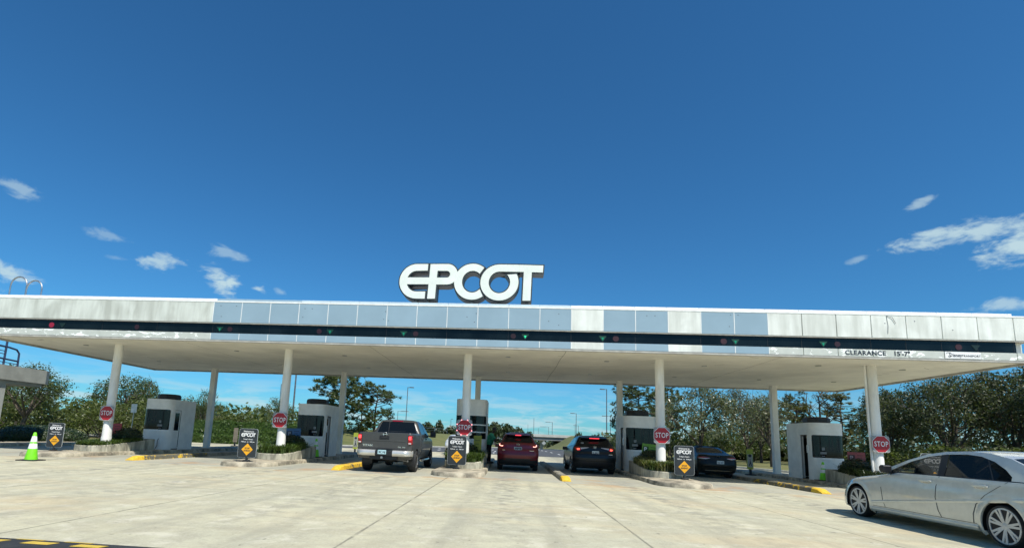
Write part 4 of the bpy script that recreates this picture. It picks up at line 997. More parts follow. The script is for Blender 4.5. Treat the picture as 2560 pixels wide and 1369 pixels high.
mb = ringbadge(.062, .011); mb.tube([(-.055, -.006, .02), (-.025, -.007, .012), (0, -.008, -.02), (.025, -.007, .012), (.055, -.006, .02)], .007, 6); mb.v = [(x * 1.2, y + B.yr(0, 1.17) - .006, z + 1.17) for x, y, z in mb.v]; mesh_obj('emblem', mb, M_CHROME, rs)
mesh_obj('tailgate_gap', rear_patch(B, [(-.72, .755), (.72, .755), (.72, .765), (-.72, .765)], .004, 20).grid([[(x, B.yr(x, z) - .004, z) for z in (.765, .85, .95, 1.05)] for x in (.70, .71)]).grid([[(x, B.yr(x, z) - .004, z) for z in (.765, .85, .95, 1.05)] for x in (-.71, -.70)]), M_BLACK, rs, smooth=0)
mesh_obj('model_script', rear_patch(B, [(.52, .90), (.72, .90), (.72, .925), (.52, .925)], .006).grid([[(x, B.yr(x, z) - .006, z) for x in (-.70, -.58)] for z in (.90, .925)]), M_CHROME, rs, smooth=0)
for s_ in (-1, 1): mesh_obj('roof_rail', MB().tube([(s_ * .60, .75, 1.66), (s_ * .60, .95, 1.71), (s_ * .60, 1.9, 1.72), (s_ * .58, 2.4, 1.68)], .017, 6), M_BLACK, rs)
# black SUV
M_BLKP = paint('black_pearl_paint', (.008, .010, .011), .0, .32, .18, .28)
rs, B, q = suv('black_suv', 'black SUV with slanted pale tail lights stopped right of the red SUV', (16.22, 4.12, 0), M_BLKP, .985, 1.72, 4.70, 'black')
for s_ in (-1, 1):
    lp = mesh_obj('tail_light', rear_patch(B, [(s_ * .57, 1.09), (s_ * .66, 1.02), (s_ * .86, 1.05), (s_ * .905, 1.17), (s_ * .72, 1.20), (s_ * .57, 1.16)], .009), M_TAIL, rs, smooth=50)
    mesh_obj('clear_blade', rear_patch(B, [(s_ * .28, 1.165), (s_ * .62, 1.085), (s_ * .64, 1.16), (s_ * .28, 1.182)], .013), M_CLEARL, lp, smooth=50)
    mesh_obj('lit_element', rear_patch(B, [(s_ * .67, 1.06), (s_ * .78, 1.05), (s_ * .80, 1.12), (s_ * .68, 1.13)], .017), M_TAILON, lp, smooth=50)
    mesh_obj('exhaust_tip', MB().cyl((s_ * .62, .14, .36), (s_ * .62, .3, .36), .05, n=18), mat('sooty_steel', (.10, .10, .10), .3, .8), rs)
mesh_obj('brake_light', MB().box(-.22, .22, .285, .33, 1.575, 1.60), M_BRAKE, rs, bevel=.006)
plate(rs, 0.02, B.yr(0, .94) - .004, .945, .31, .16, M_PLATE, 'VL B927', None)
mb = ringbadge(.075, .012); mb.tube([(-.03, -.007, -.045), (-.008, -.008, .045), (.008, -.008, .045), (.03, -.007, -.045)], .008, 6); mb.tube([(-.02, -.007, -.01), (.02, -.007, -.01)], .006, 6); mb.v = [(x, y + B.yr(0, 1.18) - .006, z + 1.18) for x, y, z in mb.v]; mesh_obj('emblem', mb, M_CHROME, rs)
mesh_obj('tailgate_gap', rear_patch(B, [(-.78, .795), (.78, .795), (.78, .805), (-.78, .805)], .004, 20).grid([[(x, B.yr(x, z) - .004, z) for x in [-.7 + .1 * i for i in range(15)]] for z in (.62, .632)]), mat('gap_grey', (.05, .055, .06), .6), rs, smooth=0)
mesh_obj('model_script', rear_patch(B, [(.60, .875), (.78, .875), (.78, .9), (.60, .9)], .006), M_CHROME, rs, smooth=0)
mesh_obj('window_sticker', rear_patch(B, [(-.60, 1.33), (-.47, 1.33), (-.47, 1.40), (-.60, 1.40)], .009), M_PAPER, rs, smooth=0)
# grey SUV in the next lane, white SUV leaving, dark car farther on
suv('grey_suv', 'grey SUV passing between the booth with the blue board and the pickup', (-.62, 12.3, 0), paint('gunmetal_paint', (.05, .055, .065), .4), .93, 1.66, 4.6, 'grey')
suv('white_suv', 'white SUV driving off behind the middle welcome board', (8.12, 22.4, 0), paint('white_car_paint', (.62, .64, .65), .0), .92, 1.6, 4.4, 'far')
suv('dark_suv', 'dark blue SUV on the road beyond the black SUV', (25.5, 38.0, 0), paint('dark_blue_paint', (.012, .02, .04), .3), .92, 1.62, 4.4, 'far')
ps = suv('parked_dark_car', 'dark car parked behind the round hedge at far left', (-25.8, 18.2, -.62), paint('dark_parked_paint', (.02, .022, .025), .3), .92, 1.60, 4.6, 'far')[0]; ps.rotation_euler = (0, 0, rad(-62))
# ---- pickup
M_TRK = paint('storm_grey_paint', (.066, .066, .064), .3, .36, .4)
tk = thing('pickup_truck', 'dark grey crew-cab pickup with chrome rear bumper, brake lights lit', 'pickup truck', (7.79, -1.08, 0), 0, 'vehicles at the toll lanes')
bed = Body([(.50, .96, .12, 2.1, (.1, .05), (.05, .05)), (.62, .995, .10, 2.1, (.16, .07), (.05, .05)), (.9, 1.015, .10, 2.1, (.16, .07), (.05, .05)), (1.12, 1.015, .09, 2.1, (.16, .07), (.05, .05)), (1.40, .985, .09, 2.1, (.12, .06), (.05, .05)), (1.445, .965, .10, 2.1, (.12, .06), (.05, .05))])
bo = mesh_obj('cargo_bed', bed.shell(), M_TRK, tk, smooth=35)
cab = Body([(.48, .93, 2.13, 5.75, (.05, .05), (.6, .5)), (.62, .985, 2.13, 5.85, (.05, .05), (.6, .5)), (.9, 1.015, 2.13, 5.88, (.05, .05), (.55, .5)), (1.1, 1.015, 2.13, 5.80, (.05, .05), (.55, .5)), (1.24, 1.005, 2.13, 5.60, (.06, .05), (.6, .6)), (1.33, .99, 2.13, 4.9, (.08, .06), (.6, .8)), (1.42, .965, 2.14, 4.72, (.10, .08), (.5, .5)),
            (1.55, .915, 2.17, 4.45, (.14, .1), (.5, .4)), (1.75, .835, 2.24, 4.1, (.18, .12), (.5, .4)), (1.90, .765, 2.31, 3.78, (.2, .14), (.45, .4)), (1.965, .69, 2.38, 3.55, (.22, .16), (.4, .4)), (2.0, .5, 2.6, 3.3, (.3, .2), (.3, .3)), (2.01, .2, 2.8, 3.1, (.1, .1), (.1, .1))])
cb = mesh_obj('cab', cab.shell(), M_TRK, tk, smooth=35)
ra, fa, R = 1.25, 5.02, .405
whl = [(s_ * .99, y, R) for s_ in (-1, 1) for y in (ra, fa)]
cut_arches(bo, whl[0::2], .48, .4); cut_arches(cb, whl[1::2], .47, .4); liner(tk, whl, .475, .39)
for x, y, z in whl: add_wheel(tk, x + (.04 if x > 0 else -.04), y, R, .28, .25, 1 if x > 0 else -1, 6)
mesh_obj('bed_rail_cap', MB().box(-.955, .955, .12, 2.09, 1.446, 1.452), M_BLACK, tk)
tg = mesh_obj('tailgate', MB().prism(rrect(1.70, .60, .03), -.02, .0), M_TRK, tk, bevel=.015); tg.location = (0, .088, 1.15)
mesh_obj('tailgate_crease', MB().prism([(-.8, -.02), (.8, -.02), (.8, .03), (-.8, .03)], -.030, -.0205), M_TRK, tg, bevel=.01)
mesh_obj('tailgate_recess', MB().prism([(-.82, -.292), (.82, -.292), (.82, -.262), (-.82, -.262)], -.027, -.0205), mat('lower_edge_dark', (.03, .03, .032), .5), tg)
mesh_obj('gate_handle', MB().prism(rrect(.36, .135, .02), -.034, -.0205), M_BLACK, tg, bevel=.008).location = (-.02, 0, .12)
mb = MB(); mb.prism(rrect(.24, .045, .01), -.045, -.034); mesh_obj('handle_grip', mb, M_RIMD, tg, bevel=.006).location = (-.02, 0, .115)
mb = ringbadge(.078, .014); mb.box(-.085, .085, -.014, -.004, -.014, .014); mb.v = [(x, y - .022, z + .235) for x, y, z in mb.v]; mesh_obj('emblem', mb, M_CHROME, tg)
mb = MB(); put(mb, text_geo('TITAN', .095, .004, 'CENTER', .003, 1.25, 1.1), (-.63, -.026, -.185)); put(mb, text_geo('5.6L  4x4', .065, .002, 'CENTER', .003, 1.1), (.64, -.026, -.215)); mesh_obj('model_lettering', mb, M_CHROME, tg, smooth=0)
for s_ in (-1, 1):
    tl = mesh_obj('tail_light', MB().loft([[(s_ * (.872 + dx), y, z) for dx, y in ((0, .06), (.125, .085), (.15, .13), (.15, .2), (.0, .2))] for z in (1.04, 1.36)]), M_TAIL, tk, bevel=.012)
    mesh_obj('lit_bulb', MB().box(min(s_ * .89, s_ * .985), max(s_ * .89, s_ * .985), .052, .075, 1.21, 1.33), mat('tail_glow', (.85, .05, .05), .3, emit=(1, .07, .07), es=1.6), tl, bevel=.012)
    mesh_obj('reverse_lens', MB().box(min(s_ * .885, s_ * .99), max(s_ * .885, s_ * .99), .053, .075, 1.055, 1.10), M_CLEARL, tl, bevel=.008)
    mesh_obj('mud_flap', MB().box(min(s_ * .72, s_ * 1.0), max(s_ * .72, s_ * 1.0), .83, .85, .22, .62), M_RUBBER, tk)
    mesh_obj('side_step', MB().tube([(s_ * .98, 2.2, .45), (s_ * 1.02, 2.3, .40), (s_ * 1.02, 4.3, .40), (s_ * .98, 4.4, .45)], .04), M_CHROME, tk)
    mesh_obj('side_window', side_patch(cab, [(2.34, 1.46), (3.22, 1.44), (3.22, 1.88), (2.5, 1.87), (2.38, 1.8)], s_), M_CARGLASS, tk, smooth=60)
    mesh_obj('side_window', side_patch(cab, [(3.29, 1.44), (4.38, 1.42), (4.2, 1.55), (3.62, 1.86), (3.29, 1.88)], s_), M_CARGLASS, tk, smooth=60)
    mesh_obj('door_seam', MB().grid([[(s_ * (cab.xs(y, z) + .003), y, z) for y in (yy, yy + .014)] for yy in (3.25,) for z in (.55, .8, 1.0, 1.2, 1.35, 1.42)]).grid([[(s_ * (cab.xs(y, z) + .003), y, z) for y in (4.42, 4.434)] for z in (.55, .8, 1.0, 1.2, 1.35)]), M_BLACK, tk, smooth=0)
    mesh_obj('door_handle', MB().box(min(s_ * 1.0, s_ * 1.04), max(s_ * 1.0, s_ * 1.04), 2.5, 2.68, 1.22, 1.26), M_TRK, tk, bevel=.01)
    mesh_obj('door_handle', MB().box(min(s_ * 1.0, s_ * 1.04), max(s_ * 1.0, s_ * 1.04), 3.38, 3.56, 1.22, 1.26), M_TRK, tk, bevel=.01)
mesh_obj('rear_window', rear_patch(cab, [(-.80, 1.47), (.80, 1.47), (.66, 1.905), (-.66, 1.905)], .006), M_CARGLASS, tk, smooth=60)
mesh_obj('window_divider', rear_patch(cab, [(-.36, 1.48), (-.34, 1.48), (-.34, 1.9), (-.36, 1.9)], .010, 2).grid([[(x, cab.yr(x, z) - .010, z) for x in (-.36, .36)] for z in (1.515, 1.525)]), M_RIMD, tk, smooth=0)
mesh_obj('brake_light', MB().box(-.25, .19, 2.30, 2.36, 1.925, 1.965), mat('cab_brake_lamp', (.22, .01, .02), .25, emit=(.5, .02, .05), es=.35), tk, bevel=.008)
mirrors(tk, .98, 4.42, 1.46, M_BLACK, size=(.24, .14, .27))
for x0, x1 in ((-1.03, -.30), (.34, 1.03)):
    bp = MB(); rings = []
    for i in range(13):
        x = x0 + (x1 - x0) * i / 12; e = max(0, abs(x) - .78) / .25; y0 = -.10 + .28 * e * e
        rings.append([(x, y0 + .05, .60 + .02 * e), (x, y0 + .0, .63), (x, y0 - .015, .72), (x, y0 + .01, .79), (x, y0 + .06, .815), (x, y0 + .2, .815), (x, y0 + .2, .60)])
    bp.loft(rings); mesh_obj('chrome_bumper', bp, mat('bumper_chrome_worn', (.70, .68, .62), .32, .6, var=.06), tk, smooth=50)  # whitish sky reflection put into the base colour, less metallic than chrome
mesh_obj('bumper_step', MB().box(-.30, .34, -.09, .1, .62, .80), M_BLACK, tk, bevel=.01)
plate(tk, -.04, -.094, .745, .31, .15, M_PLATEB, 'IRZ 1NJ', None)
mesh_obj('hitch_receiver', MB().box(-.52, .50, .0, .16, .47, .62).box(-.12, .02, -.06, .1, .50, .60), M_BLACK, tk, bevel=.008)
mesh_obj('hitch_socket', MB().box(-.085, -.015, -.064, -.0605, .515, .585), M_STEEL, tk)
mesh_obj('exhaust_pipe', MB().tube([(.30, .6, .48), (.6, .45, .47), (.86, .28, .44)], .04, 10), M_STEEL, tk)
mesh_obj('rear_axle', MB().cyl((-.7, 1.25, .42), (.7, 1.25, .42), .06).lathe([(.02, 1.05), (.17, 1.15), (.17, 1.35), (.02, 1.45)], 16, (-.05, 0, .42), 'y').cyl((.3, .9, .55), (.3, 2.4, .5), .09), M_BLACK, tk)
mesh_obj('chassis', MB().box(-.5, -.38, .2, 5.2, .48, .6).box(.38, .5, .2, 5.2, .48, .6).cyl((0, 2.2, .4), (0, 4.6, .4), .12), M_BLACK, tk)
# ---- sedans
def sedan(name, label, loc, pm, W, L, H, wb0, wb1, R, rim, glass_side, glass_rear, spokes, wheelmat=None, keys=None, hollow=False):
    root = thing(name, label, 'sedan', loc, 0, 'vehicles at the toll lanes')
    return root
# black sedan
M_BLK2 = paint('black_sedan_paint', (.008, .009, .008), .0, .34, .12, .25)
bs = thing('black_sedan', 'black sedan waiting between the two right booths', 'sedan', (22.08, 5.45, 0), 0, 'vehicles at the toll lanes')
w_ = .895; L = 4.65
B = Body([(.20, w_ - .14, .30, L - .3, (.5, .25), (.5, .3)), (.30, w_ - .05, .08, L - .1, (.6, .3), (.6, .4)), (.50, w_ - .01, .01, L, (.65, .34), (.65, .5)), (.62, w_, .0, L - .01, (.65, .34), (.7, .6)), (.80, w_, .04, L - .10, (.65, .32), (.7, .8)), (.92, w_ - .02, .08, L - .6, (.62, .3), (.75, .8)), (.99, w_ - .045, .10, L - 1.15, (.6, .28), (.7, .5)),
          (1.05, w_ - .085, .14, L - 1.4, (.58, .28), (.65, .5)), (1.085, w_ - .12, .34, L - 1.5, (.5, .25), (.6, .5)), (1.14, w_ - .16, .60, L - 1.62, (.45, .25), (.55, .5)), (1.28, w_ - .24, .98, L - 1.95, (.42, .28), (.5, .5)), (1.39, w_ - .315, 1.28, L - 2.3, (.4, .3), (.45, .5)), (1.44, w_ - .40, 1.52, L - 2.6, (.4, .3), (.4, .5)), (1.468, w_ - .6, 1.85, L - 2.85, (.2, .2), (.2, .3)), (1.475, .1, 1.95, L - 2.9, (.08, .1), (.08, .1))])
b = mesh_obj('body', B.shell(), M_BLK2, bs, smooth=35)
R = .335; whl = [(s_ * (w_ - .012), y, R) for s_ in (-1, 1) for y in (1.02, L - .93)]
cut_arches(b, whl, R + .045); liner(bs, whl, R + .045)
for x, y, z in whl: add_wheel(bs, x, y, R, .22, .225, 1 if x > 0 else -1, 5)
mesh_obj('rear_window', rear_patch(B, [(-.66, 1.115), (.66, 1.115), (.56, 1.36), (.50, 1.395), (-.50, 1.395), (-.56, 1.36)], .006), M_CARGLASS, bs, smooth=60)
for s_ in (-1, 1):
    mesh_obj('side_window', side_patch(B, [(1.25, 1.12), (2.3, 1.08), (2.3, 1.40), (1.75, 1.38)], s_), M_CARGLASS, bs, smooth=60)
    mesh_obj('side_window', side_patch(B, [(2.36, 1.08), (L - 1.72, 1.06), (L - 2.3, 1.36), (2.36, 1.40)], s_), M_CARGLASS, bs, smooth=60)
    tl = mesh_obj('tail_light', rear_patch(B, [(s_ * .40, .915), (s_ * .50, .89), (s_ * .86, .90), (s_ * .87, .97), (s_ * .72, .985), (s_ * .42, .945)], .008), M_TAIL, bs, smooth=50)
    mesh_obj('clear_lens', rear_patch(B, [(s_ * .36, .915), (s_ * .58, .865), (s_ * .84, .885), (s_ * .84, .915), (s_ * .42, .925)], .012), M_CLEARL, tl, smooth=50)
plate(bs, .06, B.yr(0, .73) - .004, .73, .32, .16, M_PLATE, 'KQ 56Y', None)
mb = ringbadge(.05, .008); mb.v = [(x * 1.4, y + B.yr(0, .99) - .006, z + .985) for x, y, z in mb.v]; mb2 = ringbadge(.026, .006); mb.add([(x * .8, y + B.yr(0, .99) - .007, z * 1.5 + .985) for x, y, z in mb2.v], mb2.f); mesh_obj('emblem', mb, M_CHROME, bs)
mesh_obj('bumper_chrome', rear_patch(B, [(-.62, .345), (.62, .345), (.60, .365), (-.60, .365)], .008, 20), M_CHROME, bs, smooth=50)
mesh_obj('bumper_ridge', MB().loft([[(x, B.yr(x, .56) - .03 + dy, .56 + dz) for x in [-.8 + .1 * i for i in range(17)]] for dy, dz in ((.04, -.04), (0, -.02), (-.004, .0), (.05, .03))], False, False, False), M_BLK2, bs, smooth=60)
mirrors(bs, w_ - .1, L - 1.75, 1.0, M_BLACK)
# white sedan close at right
M_WCP = paint('arctic_white_paint', (.66, .66, .59), .22, .26, 1.)
ws = thing('white_sedan', 'white four-door sedan with twin-spoke alloy wheels close at right', 'sedan', (21.16, -12.25, 0), 0, 'vehicles at the toll lanes')
w_ = .92; L = 6.02          # left flank faces the camera
K = [(.165, w_ - .10, .35, L - .45, (.5, .3), (.5, .3)), (.20, w_ - .035, .22, L - .16, (.6, .35), (.62, .5)), (.30, w_ - .012, .10, L - .03, (.65, .4), (.7, .7)), (.46, w_ + .0, .04, L, (.66, .4), (.72, .85)), (.60, w_, .02, L - .02, (.66, .4), (.74, .95)), (.72, w_ - .004, .03, L - .07, (.66, .4), (.76, 1.05)), (.80, w_ - .010, .06, L - .18, (.66, .4), (.78, 1.1)),
     (.87, w_ - .020, .09, L - .50, (.64, .4), (.78, 1.1)), (.94, w_ - .032, .12, L - 1.10, (.62, .38), (.78, .9)), (.99, w_ - .045, .15, L - 1.52, (.6, .36), (.74, .7)), (1.035, w_ - .065, .19, L - 1.80, (.58, .36), (.68, .55))]
lower = Body(K)
bo = mesh_obj('body', lower.shell(), M_WCP, ws, smooth=35)
R = .335; RW = .285; ya, yb = 1.44, 5.0
whl = [(s_ * (w_ - .012), y, R) for s_ in (-1, 1) for y in (ya, yb)]
cut_arches(bo, whl, .395, .36); liner(ws, whl, .397, .35)
for x, y, z in whl: add_wheel(ws, x, y, R, .24, RW, 1 if x > 0 else -1, 7, mat('alloy_grey_silver', (.60, .61, .60), .35, .35, var=.08))
# greenhouse: open frame with real panes and an interior
def wsect(y):                                   # roof/belt section: (half width belt, belt z, half width cant, cant z, crown z)
    return None
def side_line(pts, xf): return [(xf(z), y, z) for y, z in pts]
bx_ = lambda z: lower.at(1.035)[0] - .012 - (z - 1.035) * .42
arch_out = [(4.26, 1.03), (4.02, 1.145), (3.62, 1.30), (3.18, 1.43), (2.75, 1.49), (2.25, 1.505), (1.85, 1.485), (1.42, 1.40), (1.05, 1.26), (.78, 1.13), (.66, 1.04)]
arch_in = [(4.05, 1.04), (3.86, 1.13), (3.52, 1.275), (3.12, 1.385), (2.72, 1.44), (2.28, 1.452), (1.98, 1.425), (1.70, 1.345), (1.45, 1.22), (1.31, 1.115), (1.30, 1.05)]
for s_ in (-1, 1):
    mb = MB(); rows = []
    for (yo, zo), (yi, zi) in zip(arch_out, arch_in):
        rows.append([(s_ * (bx_(zo) - .03), yo, zo), (s_ * bx_(zo), yo, zo), (s_ * (bx_(zi) + .003), yi, zi), (s_ * (bx_(zi) - .05), yi, zi)])
    mb.grid(rows); mesh_obj('roof_side_frame', mb, M_WCP, ws, smooth=50)
    # black pillar between the doors and window surround
    mb = MB(); mb.grid([[(s_ * (bx_(z) - .004), y + (1.44 - z) * 0, z) for y in (2.62 + (z - 1.04) * .12, 2.78 + (z - 1.04) * .12)] for z in (1.035, 1.2, 1.35, 1.452)])
    mesh_obj('door_pillar', mb, M_BLACK, ws)
    mb = MB(); mb.grid([[(s_ * (bx_(z) - .003), y, z) for z in (1.035, 1.05)] for y in (1.30, 2., 3., 4.05)]); mesh_obj('window_sill_trim', mb, M_BLACK, ws)
    pf = [(2.78, 1.05), (4.03, 1.05), (3.86, 1.13), (3.52, 1.275), (3.12, 1.385), (2.83, 1.435)]
    pr_ = [(1.305, 1.05), (2.62, 1.05), (2.66, 1.445), (2.28, 1.452), (1.98, 1.425), (1.70, 1.345), (1.45, 1.22), (1.31, 1.12)]
    for nm, pl_, gm in (('front_window', pf, M_CLEARGL), ('rear_door_window', pr_, M_TINTGL)):
        mb = MB(); rows = []
        for z in zrows(pl_, 12):
            a, b = scan(pl_, z); rows.append([(s_ * (bx_(z) - .012), a + (b - a) * i / 10, z) for i in range(11)])
        mb.grid(rows); mesh_obj(nm, mb, gm, ws, smooth=60)
    mesh_obj('quarter_divider', MB().grid([[(s_ * (bx_(z) - .009), y, z) for y in (yy, yy + .03)] for yy, z in ((1.62, 1.05), (1.72, 1.2), (1.80, 1.34), (1.83, 1.375))]), M_BLACK, ws)
    # doors: seams, handles, crease, sill
    def seam(pts, wd=.017):
        rows = [[(s_ * (lower.xs(y, z) + .0035), y + d, z) for d in (-wd / 2, wd / 2)] for y, z in pts]; return rows
    mb = MB(); mb.grid(seam([(4.22, .95), (4.20, .7), (4.17, .45), (4.12, .30)])); mb.grid(seam([(2.70, 1.03), (2.74, .85), (2.76, .65), (2.72, .42), (2.66, .30)])); mb.grid(seam([(1.34, 1.03), (1.50, .93), (1.72, .79), (1.90, .62), (1.97, .46), (1.99, .30)]))
    mb.grid([[(s_ * (lower.xs(y, z) + .0035), y, z) for z in (.298, .306)] for y in (1.93, 2.6, 3.4, 4.12, 4.5)])
    mesh_obj('door_seams', mb, mat('panel_gap', (.06, .065, .065), .7), ws, smooth=0)
    for y in (2.86, 1.68):
        dh = mesh_obj('door_handle', MB().loft([[(s_ * (lower.xs(yy, .93) + d), yy, .93 + e * hz_) for d, e in ((-.005, -1), (.030, -.8), (.036, 0), (.030, .8), (-.005, 1))] for yy, hz_ in ((y - .02, .012), (y + .03, .022), (y + .2, .024), (y + .27, .014))]), M_WCP, ws, smooth=60)
        mesh_obj('handle_chrome', MB().box(min(s_ * (w_ - .0), s_ * (w_ + .015)), max(s_ * (w_ - .0), s_ * (w_ + .015)), y + .02, y + .2, .892, .904), M_CHROME, dh)
    mb = MB(); rows = [[(s_ * (lower.xs(y, z + dz) + dx), y, z + dz) for dz, dx in ((.03, .001), (.008, .010), (0, .012), (-.03, .001))] for y, z in [(.25 + .27 * i, .86 - .0435 * i * .7) for i in range(17)]]
    mb.grid(rows); mesh_obj('shoulder_crease', mb, M_WCP, ws, smooth=70)
    mb = MB(); mb.grid([[(s_ * (lower.xs(y, z) + d), y, z) for z, d in ((.285, .002), (.26, .022), (.20, .024), (.165, -.02))] for y in [1.9 + .27 * i for i in range(11)]]); mesh_obj('side_skirt', mb, M_WCP, ws, smooth=60)
    # flared arch lips
    for x, y, z in whl:
        if (x > 0) == (s_ > 0):
            P_ = []
            for i in range(31):
                a = PI * (-.14 + 1.28 * i / 30); ca, sa = math.cos(a), math.sin(a)
                P_.append([(s_ * (w_ - .06), y + .393 * ca, z + .393 * sa), (s_ * (lower.xs(y + .40 * ca, z + .40 * sa) + .012), y + .397 * ca, z + .397 * sa), (s_ * (lower.xs(y + .43 * ca, z + .43 * sa) + .014), y + .43 * ca, z + .43 * sa), (s_ * (lower.xs(y + .50 * ca, z + .50 * sa) + .001), y + .50 * ca, z + .50 * sa)])
            mesh_obj('arch_lip', MB().grid(P_), M_WCP, ws, smooth=60)
    mesh_obj('headlight', side_patch(lower, [(L - .62, .66), (L - .22, .60), (L - .16, .70), (L - .30, .80), (L - .66, .83)], s_, .006), M_CLEARL, ws, smooth=60)
    mesh_obj('tail_light', side_patch(lower, [(.14, .74), (.45, .76), (.50, .90), (.16, .93)], s_, .006), M_TAIL, ws, smooth=60)
# roof skin, windscreen, rear window
def roof_row(y, z, n=12, hw=None): 
    hw = hw or (bx_(z) - .03); return [(hw * (-1 + 2 * i / n), y, z + .035 * (1 - (-1 + 2 * i / n) ** 2)) for i in range(n + 1)]
mb = MB(); mb.grid([roof_row(y, z) for y, z in arch_out[3:8]]); mesh_obj('roof', mb, M_WCP, ws, smooth=60)
mb = MB(); mb.grid([roof_row(y, z) for y, z in arch_out[0:4]]); mesh_obj('windscreen', mb, M_CLEARGL, ws, smooth=60)
mb = MB(); mb.grid([roof_row(y, z) for y, z in arch_out[7:]]); mesh_obj('rear_window', mb, M_TINTGL, ws, smooth=60)
mb = MB(); mb.box(-.78, .78, .72, 4.25, 1.036, 1.04); mesh_obj('cabin_floor', mb, M_BLACK, ws)
for x in (-.38, .38):
    mb = MB(); mb.loft([[(x + a * w0, y0 + b * .07, z) for a, b in ((-1, -1), (1, -1), (1, 1), (-1, 1))] for w0, y0, z in ((.26, 2.95, 1.04), (.25, 2.82, 1.2), (.12, 2.76, 1.23), (.13, 2.74, 1.36), (.10, 2.74, 1.38))]); mesh_obj('front_seat', mb, M_BLACK, ws, bevel=.02)
mb = MB(); mb.box(-.65, .65, 1.55, 1.75, 1.04, 1.22); mesh_obj('rear_seat', mb, M_BLACK, ws, bevel=.04)
mb = MB(); mb.lathe([(.17, -.015), (.185, 0), (.17, .015), (.155, 0), (.17, -.015)], 24, (0, 0, 0), 'y'); mesh_obj('steering_wheel', mb, M_BLACK, ws).location = (-.38, 3.72, 1.05)
mirrors(ws, w_ - .12, 3.98, 1.10, M_BLACK, size=(.17, .14, .16))
fin(ws, 1.75, 1.53)
mesh_obj('front_splitter', MB().loft([[(x, L - .02 - .95 * (abs(x) / .9) ** 3 + d, .17 + e) for x in [-.88 + .08 * i for i in range(23)]] for d, e in ((-.2, 0), (.04, .0), (.04, .02), (-.1, .05))], False, False, False), M_BLACK, ws, smooth=50)
# driver seen through the front window
# ------------------------------------------------------------------ person at the booth
pn = thing('person', 'person in a patterned green shirt and dark trousers leaning to the red SUV', 'person', (11.33, 6.9, .15), 0)
def skin_chain(name, V, E, m, parent, sub=2):
    me = bpy.data.meshes.new(name); me.from_pydata([q[:3] for q in V], E, [])
    o = bpy.data.objects.new(name, me); COL.objects.link(o); o.parent = parent
    sk = o.modifiers.new('skin', 'SKIN'); sk.use_smooth_shade = True
    lay = me.skin_vertices[0].data
    for i, q in enumerate(V): lay[i].radius = (q[3], q[4] if len(q) > 4 else q[3])
    lay[0].use_root = True
    ss = o.modifiers.new('sub', 'SUBSURF'); ss.levels = sub; ss.render_levels = sub
    dg = bpy.context.evaluated_depsgraph_get(); dg.update()
    m2 = bpy.data.meshes.new_from_object(o.evaluated_get(dg)); o.modifiers.clear(); o.data = m2; m2.materials.clear(); m2.materials.append(m)
    m2.polygons.foreach_set('use_smooth', [True] * len(m2.polygons)); return o
M_SKIN = mat('skin_brown', (.10, .05, .032), .5, var=.1)
def shirt_mat():
    m, t, p, oc = base('patterned_green_shirt'); n = t.noise(oc, 11, 3, .6, 1.2); n2 = t.noise(oc, 26, 2, .5, .8)
    c = t.mix(t.ramp(n, .44, .56), c4((.03, .27, .14)), c4((.09, .50, .27))); c = t.mix(t.ramp(n2, .58, .66), c, c4((.16, .42, .25)))
    t.link(c, p.inputs['Base Color']); p.inputs['Roughness'].default_value = .8; return m
M_SHIRT = shirt_mat(); M_TROU = mat('dark_trousers', (.010, .012, .018), .8, var=.2)
# whole body, one continuous surface; faces +x and a little away from the camera, leaning forward
V = [(0, 0, .93, .125, .15), (.03, 0, 1.10, .115, .145), (.08, 0, 1.28, .125, .17), (.14, 0, 1.43, .10, .17), (.19, 0, 1.52, .055), (.24, 0, 1.60, .06), (.27, 0, 1.68, .098, .085), (.27, 0, 1.75, .085, .08),
     (.13, -.20, 1.43, .065), (.22, -.25, 1.18, .048), (.42, -.20, 1.08, .038), (.50, -.19, 1.07, .034),
     (.13, .20, 1.43, .065), (.30, .22, 1.22, .048), (.58, .15, 1.14, .038), (.66, .14, 1.13, .034),
     (-.0, -.10, .86, .10), (.02, -.11, .48, .065), (-.02, -.11, .10, .045), (.10, -.12, .045, .04), 
     (.0, .10, .86, .10), (.06, .12, .48, .065), (.05, .12, .10, .045), (.17, .13, .045, .04)]
E_ = [(0, 1), (1, 2), (2, 3), (3, 4), (4, 5), (5, 6), (6, 7), (3, 8), (8, 9), (9, 10), (10, 11), (3, 12), (12, 13), (13, 14), (14, 15), (0, 16), (16, 17), (17, 18), (18, 19), (0, 20), (20, 21), (21, 22), (22, 23)]
skin_chain('body', V, E_, M_SKIN, pn)
SV = [(-.02, 0, .86, .21, .21), (.02, 0, 1.06, .205, .21), (.07, 0, 1.27, .20, .22), (.12, 0, 1.44, .15, .19), (.165, 0, 1.51, .085), (.12, -.21, 1.43, .105), (.19, -.265, 1.24, .095), (.225, -.26, 1.13, .088), (.12, .21, 1.43, .105), (.22, .235, 1.30, .095), (.30, .23, 1.19, .088)]
skin_chain('shirt', SV, [(0, 1), (1, 2), (2, 3), (3, 4), (3, 5), (5, 6), (6, 7), (3, 8), (8, 9), (9, 10)], M_SHIRT, pn)
TV = [(-.005, 0, .92, .14, .165), (-.005, -.10, .82, .115), (.02, -.11, .48, .085), (-.02, -.11, .09, .068), (-.0, .10, .82, .115), (.06, .12, .48, .085), (.05, .12, .09, .068)]
skin_chain('trousers', TV, [(0, 1), (1, 2), (2, 3), (0, 4), (4, 5), (5, 6)], M_TROU, pn)
mb = MB(); mb.lathe([(.01, .115), (.07, .10), (.10, .05), (.105, .0), (.10, -.04)], 20, (.258, 0, 1.72)); mesh_obj('hair', mb, M_BLACK, pn, smooth=60)
